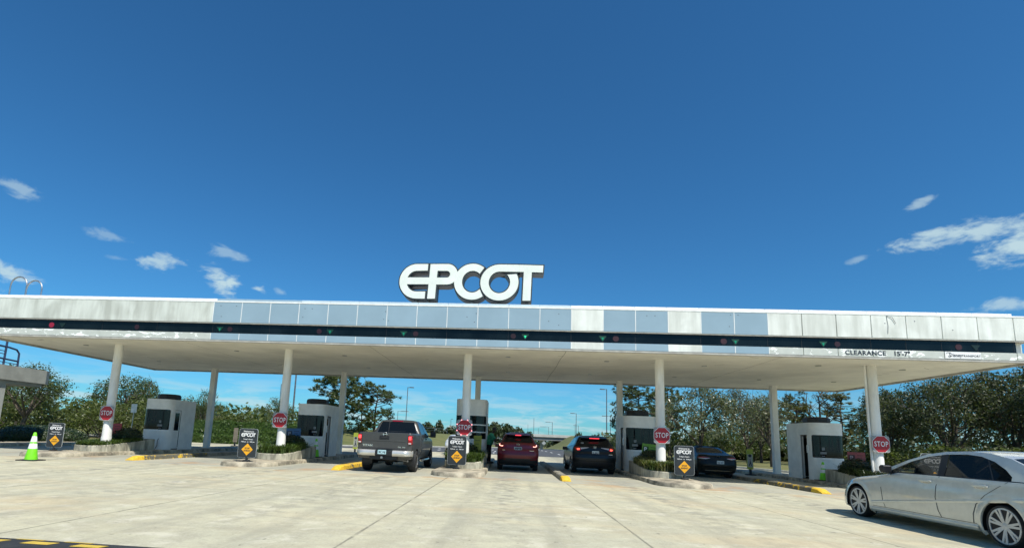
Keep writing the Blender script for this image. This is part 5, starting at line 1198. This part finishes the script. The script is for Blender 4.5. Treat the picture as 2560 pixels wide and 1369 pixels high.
# face: nose, eyes, mouth, ears
mb = MB(); mb.loft([[(.36 + d, y, z) for y in (-.012, .012)] + [(.355, .014, z), (.355, -.014, z)] for d, z in ((0, 1.73), (.022, 1.69), (.008, 1.675))]); mb.lathe([(.001, -.012), (.014, -.006), (.016, .006), (.001, .012)], 10, (.27, -.088, 1.70), 'y'); mb.lathe([(.001, -.012), (.014, -.006), (.016, .006), (.001, .012)], 10, (.27, .088, 1.70), 'y'); mesh_obj('nose_and_ears', mb, M_SKIN, pn)
mb = MB()
for y in (-.032, .032): mb.lathe([(.001, -.01), (.009, -.005), (.009, .005), (.001, .01)], 10, (.35, y, 1.715), 'x')
mb.box(.348, .362, -.022, .022, 1.642, 1.648); mesh_obj('eyes_and_mouth', mb, M_BLACK, pn)
for hx, hy, hz, nm in ((.50, -.19, 1.07, 0), (.66, .14, 1.13, 1)):
    FV = [(hx, hy, hz, .026, .034), (hx + .06, hy, hz - .004, .022, .036), (hx + .09, hy, hz - .008, .018, .036)]; FE = [(0, 1), (1, 2)]
    for k, (dy, ln) in enumerate(((-.032, .055), (-.011, .07), (.011, .066), (.032, .052))):
        i0 = len(FV); FV += [(hx + .10, hy + dy, hz - .008, .009), (hx + .10 + ln * .6, hy + dy * 1.1, hz - .02, .0085), (hx + .10 + ln, hy + dy * 1.1, hz - .045, .007)]; FE += [(2, i0), (i0, i0 + 1), (i0 + 1, i0 + 2)]
    i0 = len(FV); FV += [(hx + .045, hy + .05 * (1 if nm == 0 else -1), hz - .015, .010), (hx + .08, hy + .065 * (1 if nm == 0 else -1), hz - .03, .008)]; FE += [(1, i0), (i0, i0 + 1)]
    skin_chain('hand', FV, FE, M_SKIN, pn, 1)
for y, x in ((-.115, .04), (.125, .11)):
    mb = MB(); mb.loft([[(x + a * .14 * k + .02, y + b * .048 * k, z) for a, b in ((-1, -.7), (-.3, -1), (.6, -1), (1.05, -.3), (1.05, .3), (.6, 1), (-.3, 1), (-1, .7))] for k, z in ((.98, 0), (1, .03), (.92, .06), (.6, .10))]); mesh_obj('shoe', mb, M_BLACK, pn, smooth=50)
# ------------------------------------------------------------------ trees
LF = {'oak': leafmat('oak_leaves', (.032, .054, .016), (.135, .17, .055), .4), 'olive': leafmat('olive_leaves', (.042, .064, .014), (.175, .205, .055), .42),
      'pine': leafmat('pine_needles', (.028, .050, .014), (.13, .155, .045), .3), 'mag': leafmat('magnolia_leaves', (.035, .048, .020), (.25, .255, .14), .35, .3),
      'dark': leafmat('deep_oak_leaves', (.026, .042, .015), (.15, .165, .08), .4, .5), 'hedge': leafmat('hedge_leaves', (.022, .055, .010), (.12, .19, .035), .35),
      'far': leafmat('distant_leaves', (.035, .050, .022), (.075, .10, .035), .2), 'bare': leafmat('sparse_grey_leaves', (.06, .065, .05), (.13, .13, .09), .2), 'yel': leafmat('yellow_pine_leaves', (.06, .065, .015), (.19, .18, .04), .3)}
def limb(mb, p, d, L, r, depth, rng, tips, spread=.7, n=5):
    pts = [Vector(p)]; dd = Vector(d).normalized()
    for i in range(n):
        dd = (dd + Vector((rng.uniform(-1, 1), rng.uniform(-1, 1), rng.uniform(-.3, .6))) * .16).normalized(); pts.append(pts[-1] + dd * L / n)
    mb.tube(pts, [r * (1 - .6 * i / n) for i in range(n + 1)], 6 if depth < 2 else 4)
    tips.append((pts[-1], depth)); tips.append((pts[-2], depth))
    if depth >= 2: return
    for k in range(rng.randint(3, 4)):
        i = rng.randint(2, n); a = rng.uniform(0, 2 * PI)
        o = dd.orthogonal().normalized(); o = (o * math.cos(a) + dd.cross(o) * math.sin(a)); nd = (dd * (1 - spread * .6) + o * spread + Vector((0, 0, .12))).normalized()
        limb(mb, pts[i], nd, L * rng.uniform(.5, .75), r * .45, depth + 1, rng, tips, spread, n)
def clump(mb, c, R, n, size, rng):
    """irregular leaf clump: leaves thickest near the rim of a ragged ball"""
    leaves(mb, c, (R * rng.uniform(.8, 1.2), R * rng.uniform(.8, 1.2), R * rng.uniform(.6, .9)), n, size, rng, .25)
def make_tree(kind, H, W, seed, label, cat='tree', group=None, leaf=None, n=None, size=None):
    rng = random.Random(seed); name = {'pine': 'pine_tree', 'yel': 'pine_tree', 'mag': 'magnolia_tree', 'oak': 'oak_tree', 'dark': 'oak_tree', 'bare': 'sparse_tree', 'far': 'distant_tree', 'olive': 'broadleaf_tree'}[kind]
    root = thing(name, label, cat, (0, 0, 0), 0, group); wood = MB(); fol = MB(); tips = []
    if kind in ('pine', 'yel'):
        top = Vector((rng.uniform(-.3, .3), rng.uniform(-.3, .3), H * .97))
        pts = [Vector((0, 0, -.1))] + [Vector((top.x * q + rng.uniform(-.08, .08), top.y * q, H * .97 * q)) for q in (.2, .4, .6, .8, 1)]
        wood.tube(pts, [.17, .15, .13, .10, .06, .03], 8)
        for k in range(46):
            q = rng.uniform(.27, .98); z = H * q; a = rng.uniform(0, 2 * PI); R = W / 2 * (1.05 - abs(q - .68) ** 1.2 * 1.9) * rng.uniform(.55, 1.05)
            e = Vector((math.cos(a) * R, math.sin(a) * R, z + R * rng.uniform(.05, .45)))
            b = Vector((top.x * q, top.y * q, z)); m_ = b.lerp(e, .55) + Vector((0, 0, -.08)); wood.tube([b, m_, e], [.055, .035, .012], 5)
            for j in range(rng.randint(6, 10)):
                c = b.lerp(e, rng.uniform(.5, 1.05)) + Vector((rng.uniform(-1, 1), rng.uniform(-1, 1), rng.uniform(-.3, .7))) * (.11 * W)
                pine_tuft(fol, c, W * .056 * rng.uniform(.7, 1.3), rng)
    else:
        hb = H * {'oak': .22, 'dark': .18, 'mag': .18, 'far': .2, 'bare': .35, 'olive': .12}[kind]
        multi = 4 if kind in ('oak', 'dark') else (1 if kind == 'bare' else 2)
        wood.tube([(0, 0, -.1), (rng.uniform(-.1, .1), 0, hb * .6), (rng.uniform(-.15, .15), rng.uniform(-.1, .1), hb * 1.1)], [H * .032, H * .026, H * .022], 10)
        for k in range(multi + 2):
            a = 2 * PI * k / (multi + 2) + rng.uniform(-.4, .4); tilt = rng.uniform(.25, .85) * (W / H)
            limb(wood, (0, 0, hb), (math.cos(a) * tilt, math.sin(a) * tilt, 1), H * rng.uniform(.38, .55), H * .016, 0, rng, tips, .75)
        nn = n or {'oak': 5200, 'dark': 8600, 'mag': 7000, 'far': 900, 'bare': 900, 'olive': 2400}[kind]
        sz = size or {'oak': .15, 'dark': .155, 'mag': .17, 'far': .55, 'bare': .11, 'olive': .17}[kind]
        use = [p for p, d in tips if d >= (1 if kind != 'bare' else 2)]
        # squeeze the skeleton tips into the crown envelope
        C_ = Vector((0, 0, H * {'oak': .62, 'dark': .52, 'mag': .56, 'far': .55, 'bare': .72, 'olive': .5}[kind])); RX, RZ = W / 2 * .86, H - C_.z
        extra = []
        for _ in range(int(len(use) * .5) + 14):
            a = rng.uniform(0, 2 * PI); b = rng.uniform(-.8, 1); q = math.sqrt(max(0, 1 - b * b)) * rng.uniform(.55, 1.)
            extra.append(Vector((C_.x + math.cos(a) * RX * q, math.sin(a) * RX * q, C_.z + RZ * .86 * b * rng.uniform(.6, 1))))
        cl = []
        for p in use + extra:
            v_ = p - C_; l = math.sqrt((v_.x / RX) ** 2 + (v_.y / RX) ** 2 + (v_.z / (RZ * .9)) ** 2)
            if l > 1: p = C_ + v_ / l * rng.uniform(.85, 1.02)
            cl.append(p)
        if kind == 'bare': cl = cl[:30]
        per = max(6, nn // len(cl))
        for p in cl: clump(fol, p, W * rng.uniform(.06, .13), per, sz, rng)
    mesh_obj('trunk', wood, M_BARK, root, smooth=60)
    quick('crown', fol, leaf or LF[kind], root)
    return root
def pine_tuft(mb, c, R, rng):
    for i in range(30):
        d = Vector((rng.uniform(-1, 1), rng.uniform(-1, 1), rng.uniform(-.35, 1))).normalized(); o = d.orthogonal().normalized(); w_ = R * .13
        mb.add([c - o * w_ + d * R * .1, c + o * w_ + d * R * .1, c + d * R * rng.uniform(.8, 1.25)], [(0, 1, 2)])
def place(root, x, y, z=0, rz=0., s=(1, 1, 1)): root.location = (x, y, z); root.rotation_euler = (0, 0, rz); root.scale = s; return root
def clone(root, x, y, z, rz, s, label, group=None):
    c = copy_tree(root); place(c, x, y, z, rz, s); c['label'] = label
    if group: c['group'] = group
    return c
GL, GR, GF = 'trees along the left edge', 'trees behind the right lawn', 'far tree line'
tA = place(make_tree('oak', 6.9, 7.2, 1, 'broad multi-stemmed oak rising behind the far left shelter', group=GL), -31.3, 24)
tB = place(make_tree('oak', 6.3, 6.4, 2, 'tall oak crown behind the far left STOP sign', group=GL), -29.6, 34, 0, .8, (1.1, 1.1, 1.1))
clone(tA, -44, 36, 0, 2.1, (.95, .95, .86), 'lower oak between the shelter oak and the STOP sign oak')
clone(tB, -35.4, 45, 0, 1.3, (.66, .66, 1.16), 'narrow dark oak just left of the first booth roof unit')
clone(tA, -18.2, 30, 0, 4.0, (.62, .62, .77), 'small round oak behind the far left rear column')
clone(tB, -12.1, 34, 0, 2.6, (.62, .62, .78), 'small dark oak behind the column with the blue board')
clone(tB, -52, 40, 0, .4, (1.2, 1.2, 1.05), 'oak at the far left edge behind the shelter post')
tO = place(make_tree('olive', 4.6, 5.6, 3, 'olive green tree behind the clipped hedge, left one of a pair', group=GL), -37, 66, 1.)
clone(tO, -31.5, 70, 1., 2., (1.15, 1, 1.0), 'olive green tree behind the clipped hedge, right one of a pair')
clone(tO, -25, 74, 1., 1., (1, 1, .8), 'olive tree low behind the second column')
ol = ['under the shelter oak', 'between shelter and welcome board', 'behind the far left welcome board', 'left of the far left STOP sign', 'right of the far left STOP sign', 'directly left of the first booth', 'right of the first booth', 'behind the rear column by the hedge', 'under the left pine', 'under the right pine', 'far left beneath the shelter roof', 'behind the metal plate sign']
for i, (x, y, s, h) in enumerate([(-33, 27, 1., .9), (-30, 30, 1.1, .98), (-27.5, 29, 1.1, .92), (-27, 33, 1.1, 1.1), (-24.5, 30, 1.1, .98), (-21.2, 28, 1., .80), (-22.5, 36, 1.3, 1.0), (-19, 38, 1.2, .85), (-13.5, 52, 1.3, .75), (-9, 55, 1.4, .66), (-37, 27, 1.1, 1.), (-25.4, 26, .9, .8)]):
    clone(tO, x, y, -.3, i * 1.7, (s, s, h), 'olive bushy undergrowth ' + ol[i], 'bushes along the left edge')
pA = place(make_tree('pine', 8.9, 8.2, 5, 'large round-topped pine behind the second booth', group=GL), -10.4, 50)
pB = place(make_tree('pine', 7.4, 4.9, 6, 'slimmer pointed pine left of the pickup cab', group=GL), -5.3, 48, 0, 0, (1.12, 1.12, 1.04))
clone(pB, -8.6, 54, 0, 2.2, (.9, .9, .82), 'short pine filling the gap between the two left pines')
clone(pB, -4.6, 53, 0, 4.2, (.38, .38, .66), 'very small pine at the right of the left pine group')
# far trees
fA = place(make_tree('far', 5.5, 5.2, 8, 'far rounded tree left of the middle booth', group=GF), -9.5, 120)
fl = ['far tree poking up behind the middle welcome board', 'far tree touching the middle booth edge', 'leftmost far tree above the overpass', 'tall far tree above the head of the person', 'far tree above the red SUV roof, left', 'far tree above the red SUV roof, middle', 'lowest far tree right of the red SUV antenna', 'lone far tree above the black SUV roof', 'far tree right of the lone one, behind the lamp pole', 'far low tree at the end of the overpass', 'far tree behind the pickup cab', 'far tree between lamps left of the middle booth', 'far tree beyond the embankment at right', 'far tree beneath the overpass, left', 'far tree beneath the overpass, right']
for i, (x, y, h, wd) in enumerate([(-6.2, 120, 6.6, 3.0), (-3, 122, 5.2, 4), (5, 150, 7.4, 6), (8, 152, 8.1, 6), (11.5, 156, 7.9, 6), (15.5, 160, 7.0, 5), (19.5, 166, 5.6, 4.2), (38, 175, 6.4, 3.4), (46, 190, 6.0, 4), (34, 215, 4.7, 6), (-13, 125, 5, 5), (-1, 128, 4.6, 5), (64, 120, 6.6, 7), (17, 250, 3.2, 8), (28, 255, 3.4, 9)]):
    clone(fA, x, y, dip(y) * .4 if y < 240 else -2.2, i * 1.1, (wd / 5.2, wd / 5.2, h / 5.5), fl[i])
# right hand side
pC = place(make_tree('pine', 9.4, 5.8, 11, 'tall pine rising behind the booth with the green board', group=GR), 28.7, 48)
clone(pC, 33.2, 51, 0, 1.2, (.95, .95, 1.0), 'tall pine just right of the column with the green board')
clone(pC, 26.6, 50, 0, 3.2, (.42, .42, .72), 'small pine left of the booth with the green board')
mA = place(make_tree('mag', 8.2, 9.0, 12, 'big pale-leaved magnolia behind the black sedan', group=GR), 31.6, 35)
clone(mA, 37.4, 38, 0, 2.4, (.72, .72, .98), 'second pale magnolia left of the right rear column')
clone(mA, 41, 43, 0, 4.1, (.66, .66, .95), 'third pale magnolia behind the right rear column')
tC = place(make_tree('oak', 6.6, 4.6, 13, 'small lawn tree with bare trunk beside the pedestrian sign', group=GR, leaf=LF['mag'], n=2800), 35.6, 29)
clone(pC, 46.6, 46, 0, .6, (.62, .62, .90), 'pine behind the far right booth, left one')
bA = place(make_tree('bare', 8.6, 4.2, 14, 'thin half-bare tree behind the far right booth', group=GR), 47.3, 42)
pY = place(make_tree('yel', 7.2, 4.0, 15, 'yellow green pine left of the far right column', group=GR), 45.4, 36)
clone(pY, 43.6, 40, 0, 2., (1, 1, .86), 'yellow green tree right behind the far right booth')
dA = place(make_tree('dark', 7.8, 6.6, 16, 'dark dense oak just right of the far right column', group=GR), 46.6, 31)
dB = place(make_tree('dark', 8.9, 7.4, 17, 'dark dense oak above the white sedan roof', group=GR), 48.4, 26.5)
for i, (x, y, s, h, r_z) in enumerate([(52, 25, 1.05, 1.06, 1.), (53, 20.5, 1.1, 1.12, 2.2), (57, 29, 1.2, 1.1, 3.3), (56, 36, 1.1, 1.05, 4.4), (58, 19, 1.2, 1.15, 5.5), (62, 25, 1.3, 1.2, .5), (53, 40, 1, 1, 1.5)]):
    clone(dB if i % 2 else dA, x, y, 0, r_z, (s, s, h * (1.0 if i % 2 else 1.12)), ['dark oak at the right edge behind the white sedan windows', 'tallest dark oak touching the canopy corner at right', 'dark oak in the second row behind the white sedan', 'dark oak behind the far right STOP sign', 'nearest dark oak at the right frame edge', 'dark oak deepest in the right wood', 'dark oak between the yellow pine and the column'][i])
bs_ = place(make_tree('olive', 3.0, 3.4, 20, 'leafy bush under the magnolia, left of the black sedan', group='bushes behind the right lawn', leaf=LF['olive'], n=1500, cat='bush'), 29.0, 36)
bl = ['behind the black sedan roof', 'right of the black sedan', 'behind the pedestrian sign', 'behind the red and white posts', 'left of the far right booth', 'behind the far right booth', 'right of the far right column', 'low behind the white sedan windscreen', 'behind the white sedan front window', 'behind the white sedan rear window', 'at the right frame edge']
for i, (x, y, s, h) in enumerate([(33, 40, 1.2, 1.25), (37, 42, 1.2, 1.1), (41.5, 46, 1.3, 1.1), (45, 52, 1.3, 1.0), (49, 50, 1.3, 1.2), (48, 45, 1.2, 1.2), (45, 31, 1., .9), (44.5, 27, 1., .8), (46, 24, 1.1, .9), (47.5, 20.5, 1.1, .9), (50, 17, 1.2, 1.)]):
    clone(bs_, x, y, -.2, i * 2.1, (s, s, h), 'leafy green bush ' + bl[i])
# deep woodland behind, reads as one mass
mb = MB(); rw = random.Random(77)
for i in range(15000):
    x = rw.uniform(26, 110); y = rw.uniform(56, 74) - max(0, (x - 50)) * .55; z = rw.uniform(-.1, 1) ** 1 * (5.2 if x > 40 else 3.0) * rw.uniform(.5, 1)
    if z < 0: continue
    leaves(mb, (x, y, z), (.9, .9, .6), 1, .62, rw, 0.)
o = quick('woodland', mb, LF['dark']); tag(o, 'dense dark woodland closing off the right side behind the lawn trees', 'woodland', None, 'stuff')
mb = MB()
for i in range(9000):
    x = rw.uniform(-85, -14); y = 58 + (x + 50) * .1 + rw.uniform(-6, 6); z = rw.uniform(0, 5.2) * rw.uniform(.5, 1)
    leaves(mb, (x, y, z), (.9, .9, .6), 1, .62, rw, 0.)
o = quick('woodland', mb, LF['olive']); tag(o, 'olive green scrub woodland behind the left trees', 'woodland', None, 'stuff')
mb = MB()
for i in range(5200):
    x = rw.uniform(-260, 260); y = 285 + rw.uniform(-12, 12); z = rw.uniform(-2.5, 3.4) * rw.uniform(.6, 1)
    leaves(mb, (x, y, z), (2, 2, 1.2), 1, 2.4, rw, 0.)
o = quick('woodland', mb, LF['far']); tag(o, 'far dark tree belt on the horizon beyond the overpass', 'woodland', None, 'stuff')
# clipped hedges, three terraces
for i, (x0, x1, y, hgt, z0, lab) in enumerate([(-19.5, -4.5, 27.6, 2.0, 0, 'tallest rear tier of the clipped green hedge'), (-18.6, -5.2, 26.0, 1.25, 0, 'middle tier of the clipped green hedge'), (-18.2, -6.0, 24.6, .72, 0, 'lowest front tier of the clipped green hedge')]):
    mb = MB(); rh = random.Random(30 + i); mb.box(x0 + .1, x1 - .1, y - .45, y + .5, 0, hgt - .14)
    for k in range(int((x1 - x0) * (300 + 60 * hgt))):
        x = rh.uniform(x0, x1); bump_ = .07 * math.sin(x * 2.1 + i) + .05 * math.sin(x * 5.3)
        if rh.random() < .45: p = (x, y + rh.uniform(-.6, .6), hgt + bump_ - .08 + rh.uniform(-.08, .07))
        else: p = (x, y - .52 + rh.uniform(-.1, .08) + .06 * math.sin(x * 3.7), rh.uniform(.02, 1) * (hgt + bump_ - .04))
        leaves(mb, p, (.05, .05, .05), 1, .11, rh, 0.)
    o = quick('hedge', mb, LF['hedge']); tag(o, lab, 'hedge', 'terraced hedges behind the left booths')
# round dark hedge at far left, and small far-left island
mb = MB(); rh = random.Random(41)
mb.lathe([(.1, 0), (1.9, .02), (2.1, .3), (1.75, .62), (.9, .80), (.05, .86)], 20)
leaves(mb, (0, 0, .35), (2.3, 2.3, .6), 9000, .085, rh, .80); o = quick('round_hedge', mb, GRASS_D); o.location = (-16.8, 10.6, 0); o.scale = (1.2, .9, 1.15); tag(o, 'wide dark rounded hedge behind the far left welcome board', 'hedge')
mb = MB(); rh = random.Random(42)
mb.lathe([(.1, 0), (1.5, .02), (1.6, .2), (1.2, .42), (.05, .5)], 16); leaves(mb, (0, 0, .2), (1.75, 1.75, .38), 3000, .085, rh, .8); o = quick('low_shrub', mb, GRASS_D); o.location = (-20.6, 9.4, 0); tag(o, 'low dark shrub left of the wide rounded hedge', 'shrub')
o = mesh_obj('traffic_island', MB().loft([[(p[0], p[1], z) for p in island_outline(k, 14.5)] for z, k in ((-.05, 0), (.10, .012), (.14, .035), (.152, .075))], False, True), M_KERB, None, smooth=40); o.location = (-13.8, 1.2, 0); tag(o, 'raised concrete island below the shelter at far left', 'traffic island', 'raised islands between the toll lanes')
# ------------------------------------------------------------------ street lamps
def lamp(x, y, H, arm, lab, r=.075, zb=None, noarm=False):
    t_ = thing('street_lamp', lab, 'street lamp', (x, y, (dip(y) if zb is None else zb)), 0, 'street lamps beyond the plaza')
    mesh_obj('pole', MB().cyl((0, 0, 0), (0, 0, H), r, r * .7, 10), M_POLE, t_)
    if not noarm:
        mb = MB(); mb.box(min(0, arm), max(0, arm), -.05, .05, H - .12, H - .02); mesh_obj('arm', mb, M_POLE, t_)
        mb = MB(); mb.box(min(arm * .35, arm * 1.15), max(arm * .35, arm * 1.15), -.16, .16, H - .14, H + .06); mesh_obj('lamp_head', mb, M_POLE, t_, bevel=.03)
lamp(-9.6, 91.4, 12, 1.15, 'tall street lamp behind the pickup cab, head to the right', .10)
lamp(-28.1, 169.6, 12, 3.4, 'shorter-looking street lamp left of the pickup lamp', .12)
lamp(-39.0, 93.8, 12, 1.6, 'street lamp peeping out left of the second column', .11)
lamp(-36.0, 94.4, 14.6, 0, 'bare grey pole right of the second column', .23, None, True)
lamp(-14.3, 222.9, 12, .8, 'faint lamp pole left of the middle booth', .12)
lamp(24.0, 227, 14, 0, 'bare mast above the red SUV, tallest there', .13, None, True)
lamp(36.1, 297.5, 12, -4.4, 'faint double lamp right of the red SUV', .13, -2.2)
lamp(31.3, 212.6, 12, -2.6, 'street lamp in front of the overpass, head to the left', .14)
lamp(33.5, 148.5, 12, -1.6, 'street lamp left of the black SUV roof', .12)
lamp(42.5, 224, 12, 0, 'thin bare mast beside the lamp left of the black SUV roof', .10, None, True)
lamp(47.4, 250.3, 12, -2.2, 'short lamp just right of the lamp by the black SUV roof', .13, -2.2)
lamp(31.4, 85, 12, -1.15, 'tall dark street lamp behind the black SUV, head to the left', .12, 0)
lamp(46.0, 158.8, 9, -2.4, 'lower lamp left of the booth with the green board', .12, 1.5)
lamp(32.3, 337.4, 12, 0, 'faintest mast right of the bare mast', .12, -2.2, True)
lamp(22.5, 260, 12, 0, 'thin mast left of the bare mast above the red SUV', .10, -2.2, True)
lamp(4.0, 240, 8.6, 3.4, 'small lamp above the person by the middle booth', .12, 0)
# ------------------------------------------------------------------ overpass
ov = thing('overpass', 'pale concrete road overpass crossing far behind the red SUV', 'overpass', (14, 205, -2.3))
M_OV = mat('overpass_concrete', (.50, .49, .45), .8, var=.1, scale=.4)
mesh_obj('girder', MB().box(-34, 23.0, .6, 9.5, 4.0, 5.35), mat('girder_grey', (.22, .23, .23), .8, var=.1, scale=.3), ov)
mesh_obj('parapet', MB().box(-60, 40, .0, .5, 5.351, 6.45), M_OV, ov, bevel=.02)
mesh_obj('deck', MB().box(-60, 40, .501, 10, 5.352, 5.6), M_OV, ov)
mesh_obj('abutment', MB().box(23.01, 31, .3, 9.5, -.2, 5.35), M_OV, ov)
for x in (-26, -8, 12.6): mesh_obj('pier', MB().box(x - .55, x + .55, 4, 5.2, -.3, 3.99).box(x - 1.1, x + 1.1, 3, 6.2, 3.2, 3.995), M_OV, ov, bevel=.03)
# roadside signs and posts
t_ = thing('diamond_sign', 'small diamond road sign seen under the overpass', 'road sign', (26.3, 190, dip(190))); mesh_obj('post', MB().cyl((0, 0, 0), (0, 0, 3.2), .06), M_STEEL, t_); mesh_obj('sign_face', MB().prism([(0, 2.0), (.85, 2.85), (0, 3.7), (-.85, 2.85)], -.1, -.07), mat('sign_back_grey', (.45, .47, .46), .5, .3), t_)
def pedsign(x, y, rz, lab, yel=True):
    t_ = thing('pedestrian_sign', lab, 'pedestrian sign', (x, y, 0), rz, 'in-lane pedestrian signs'); mesh_obj('base', MB().box(-.25, .25, -.18, .18, 0, .06), M_RUBBER, t_, bevel=.02)
    mesh_obj('stem', MB().box(-.06, .06, -.03, .03, .0601, .32), M_BLACK, t_)
    mesh_obj('panel', MB().prism([(a, b + .86) for a, b in rrect(.32, 1.1, .05)], -.012, .012), mat('fluoro_yellow_green', (.36, .42, .05), .5, var=.1) if yel else mat('sign_back_brown', (.16, .14, .11), .6, var=.2), t_)
    if yel:
        mesh_obj('white_field', MB().prism([(a, b + .78) for a, b in rrect(.27, .70, .03)], -.016, -.0125), mat('dull_sign_white', (.34, .36, .33), .5, var=.1), t_, smooth=0)
        mb = MB(); mb.prism([(a * .085, b * .085 + 1.05) for a, b in octagon(1)], -.0195, -.0165); mb.prism([(-.02, .78), (.03, .78), (.05, .66), (.08, .50), (.045, .50), (.01, .62), (-.04, .50), (-.075, .50), (-.03, .66)], -.0195, -.0165); mb.prism([(a * .032, b * .032 + .83) for a, b in octagon(1)], -.0195, -.0165); mesh_obj('symbols', mb, M_LETTERD, t_, smooth=0)
pedsign(25.6, 10.4, -.1, 'yellow and white pedestrian sign standing right of the black sedan')
pedsign(-8.7, 19.2, .25, 'brownish pedestrian sign seen edge-on left of the second welcome board', False)
pedsign(1.85, 15.6, .2, 'pedestrian sign half hidden by the left tail light of the pickup', True)
for i, (x, y) in enumerate([(47.8, 54), (50.6, 53), (47.0, 61)]):
    t_ = thing('marker_post', ['red and white marker post left of the right rear column', 'red and white marker post right of the right rear column', 'red and white marker post farthest back'][i], 'marker post', (x, y, 0), 0, 'red and white marker posts')
    for k in range(5): mesh_obj('band', MB().cyl((0, 0, k * .26 + .001), (0, 0, k * .26 + .26), .07, n=10), M_RED if k % 2 else M_SWHITE, t_)
t_ = thing('metal_plate_sign', 'blank silver metal sign plate on a post left of the first booth', 'sign', (-8.9, 8, 0), .3); mesh_obj('post', MB().cyl((0, .03, 0), (0, .03, 2.5), .025), M_STEEL, t_); mesh_obj('plate', MB().prism(rrect(.3, .5, .02), -.01, .0), M_STEEL, t_, bevel=.004).location = (0, 0, 2.25)
# chain-link line on the left bank
fn = thing('bank_fence', 'low wire fence along the top of the grass bank left of the middle booth', 'fence', (-6, 70, 2.0)); mb = MB()
for k in range(8): mb.cyl((-9 + k * 2.2, -3 + k * 2.2, 0), (-9 + k * 2.2, -3 + k * 2.2, .95), .035, n=6)
mesh_obj('fence_posts', mb, M_STEEL, fn); mb = MB(); mb.tube([(-9, -3, .93), (6.4, 12.4, .93)], .03, 5); mb.tube([(-9, -3, .5), (6.4, 12.4, .5)], .015, 5); mesh_obj('fence_rails', mb, M_STEEL, fn)
bpy.context.view_layer.update()
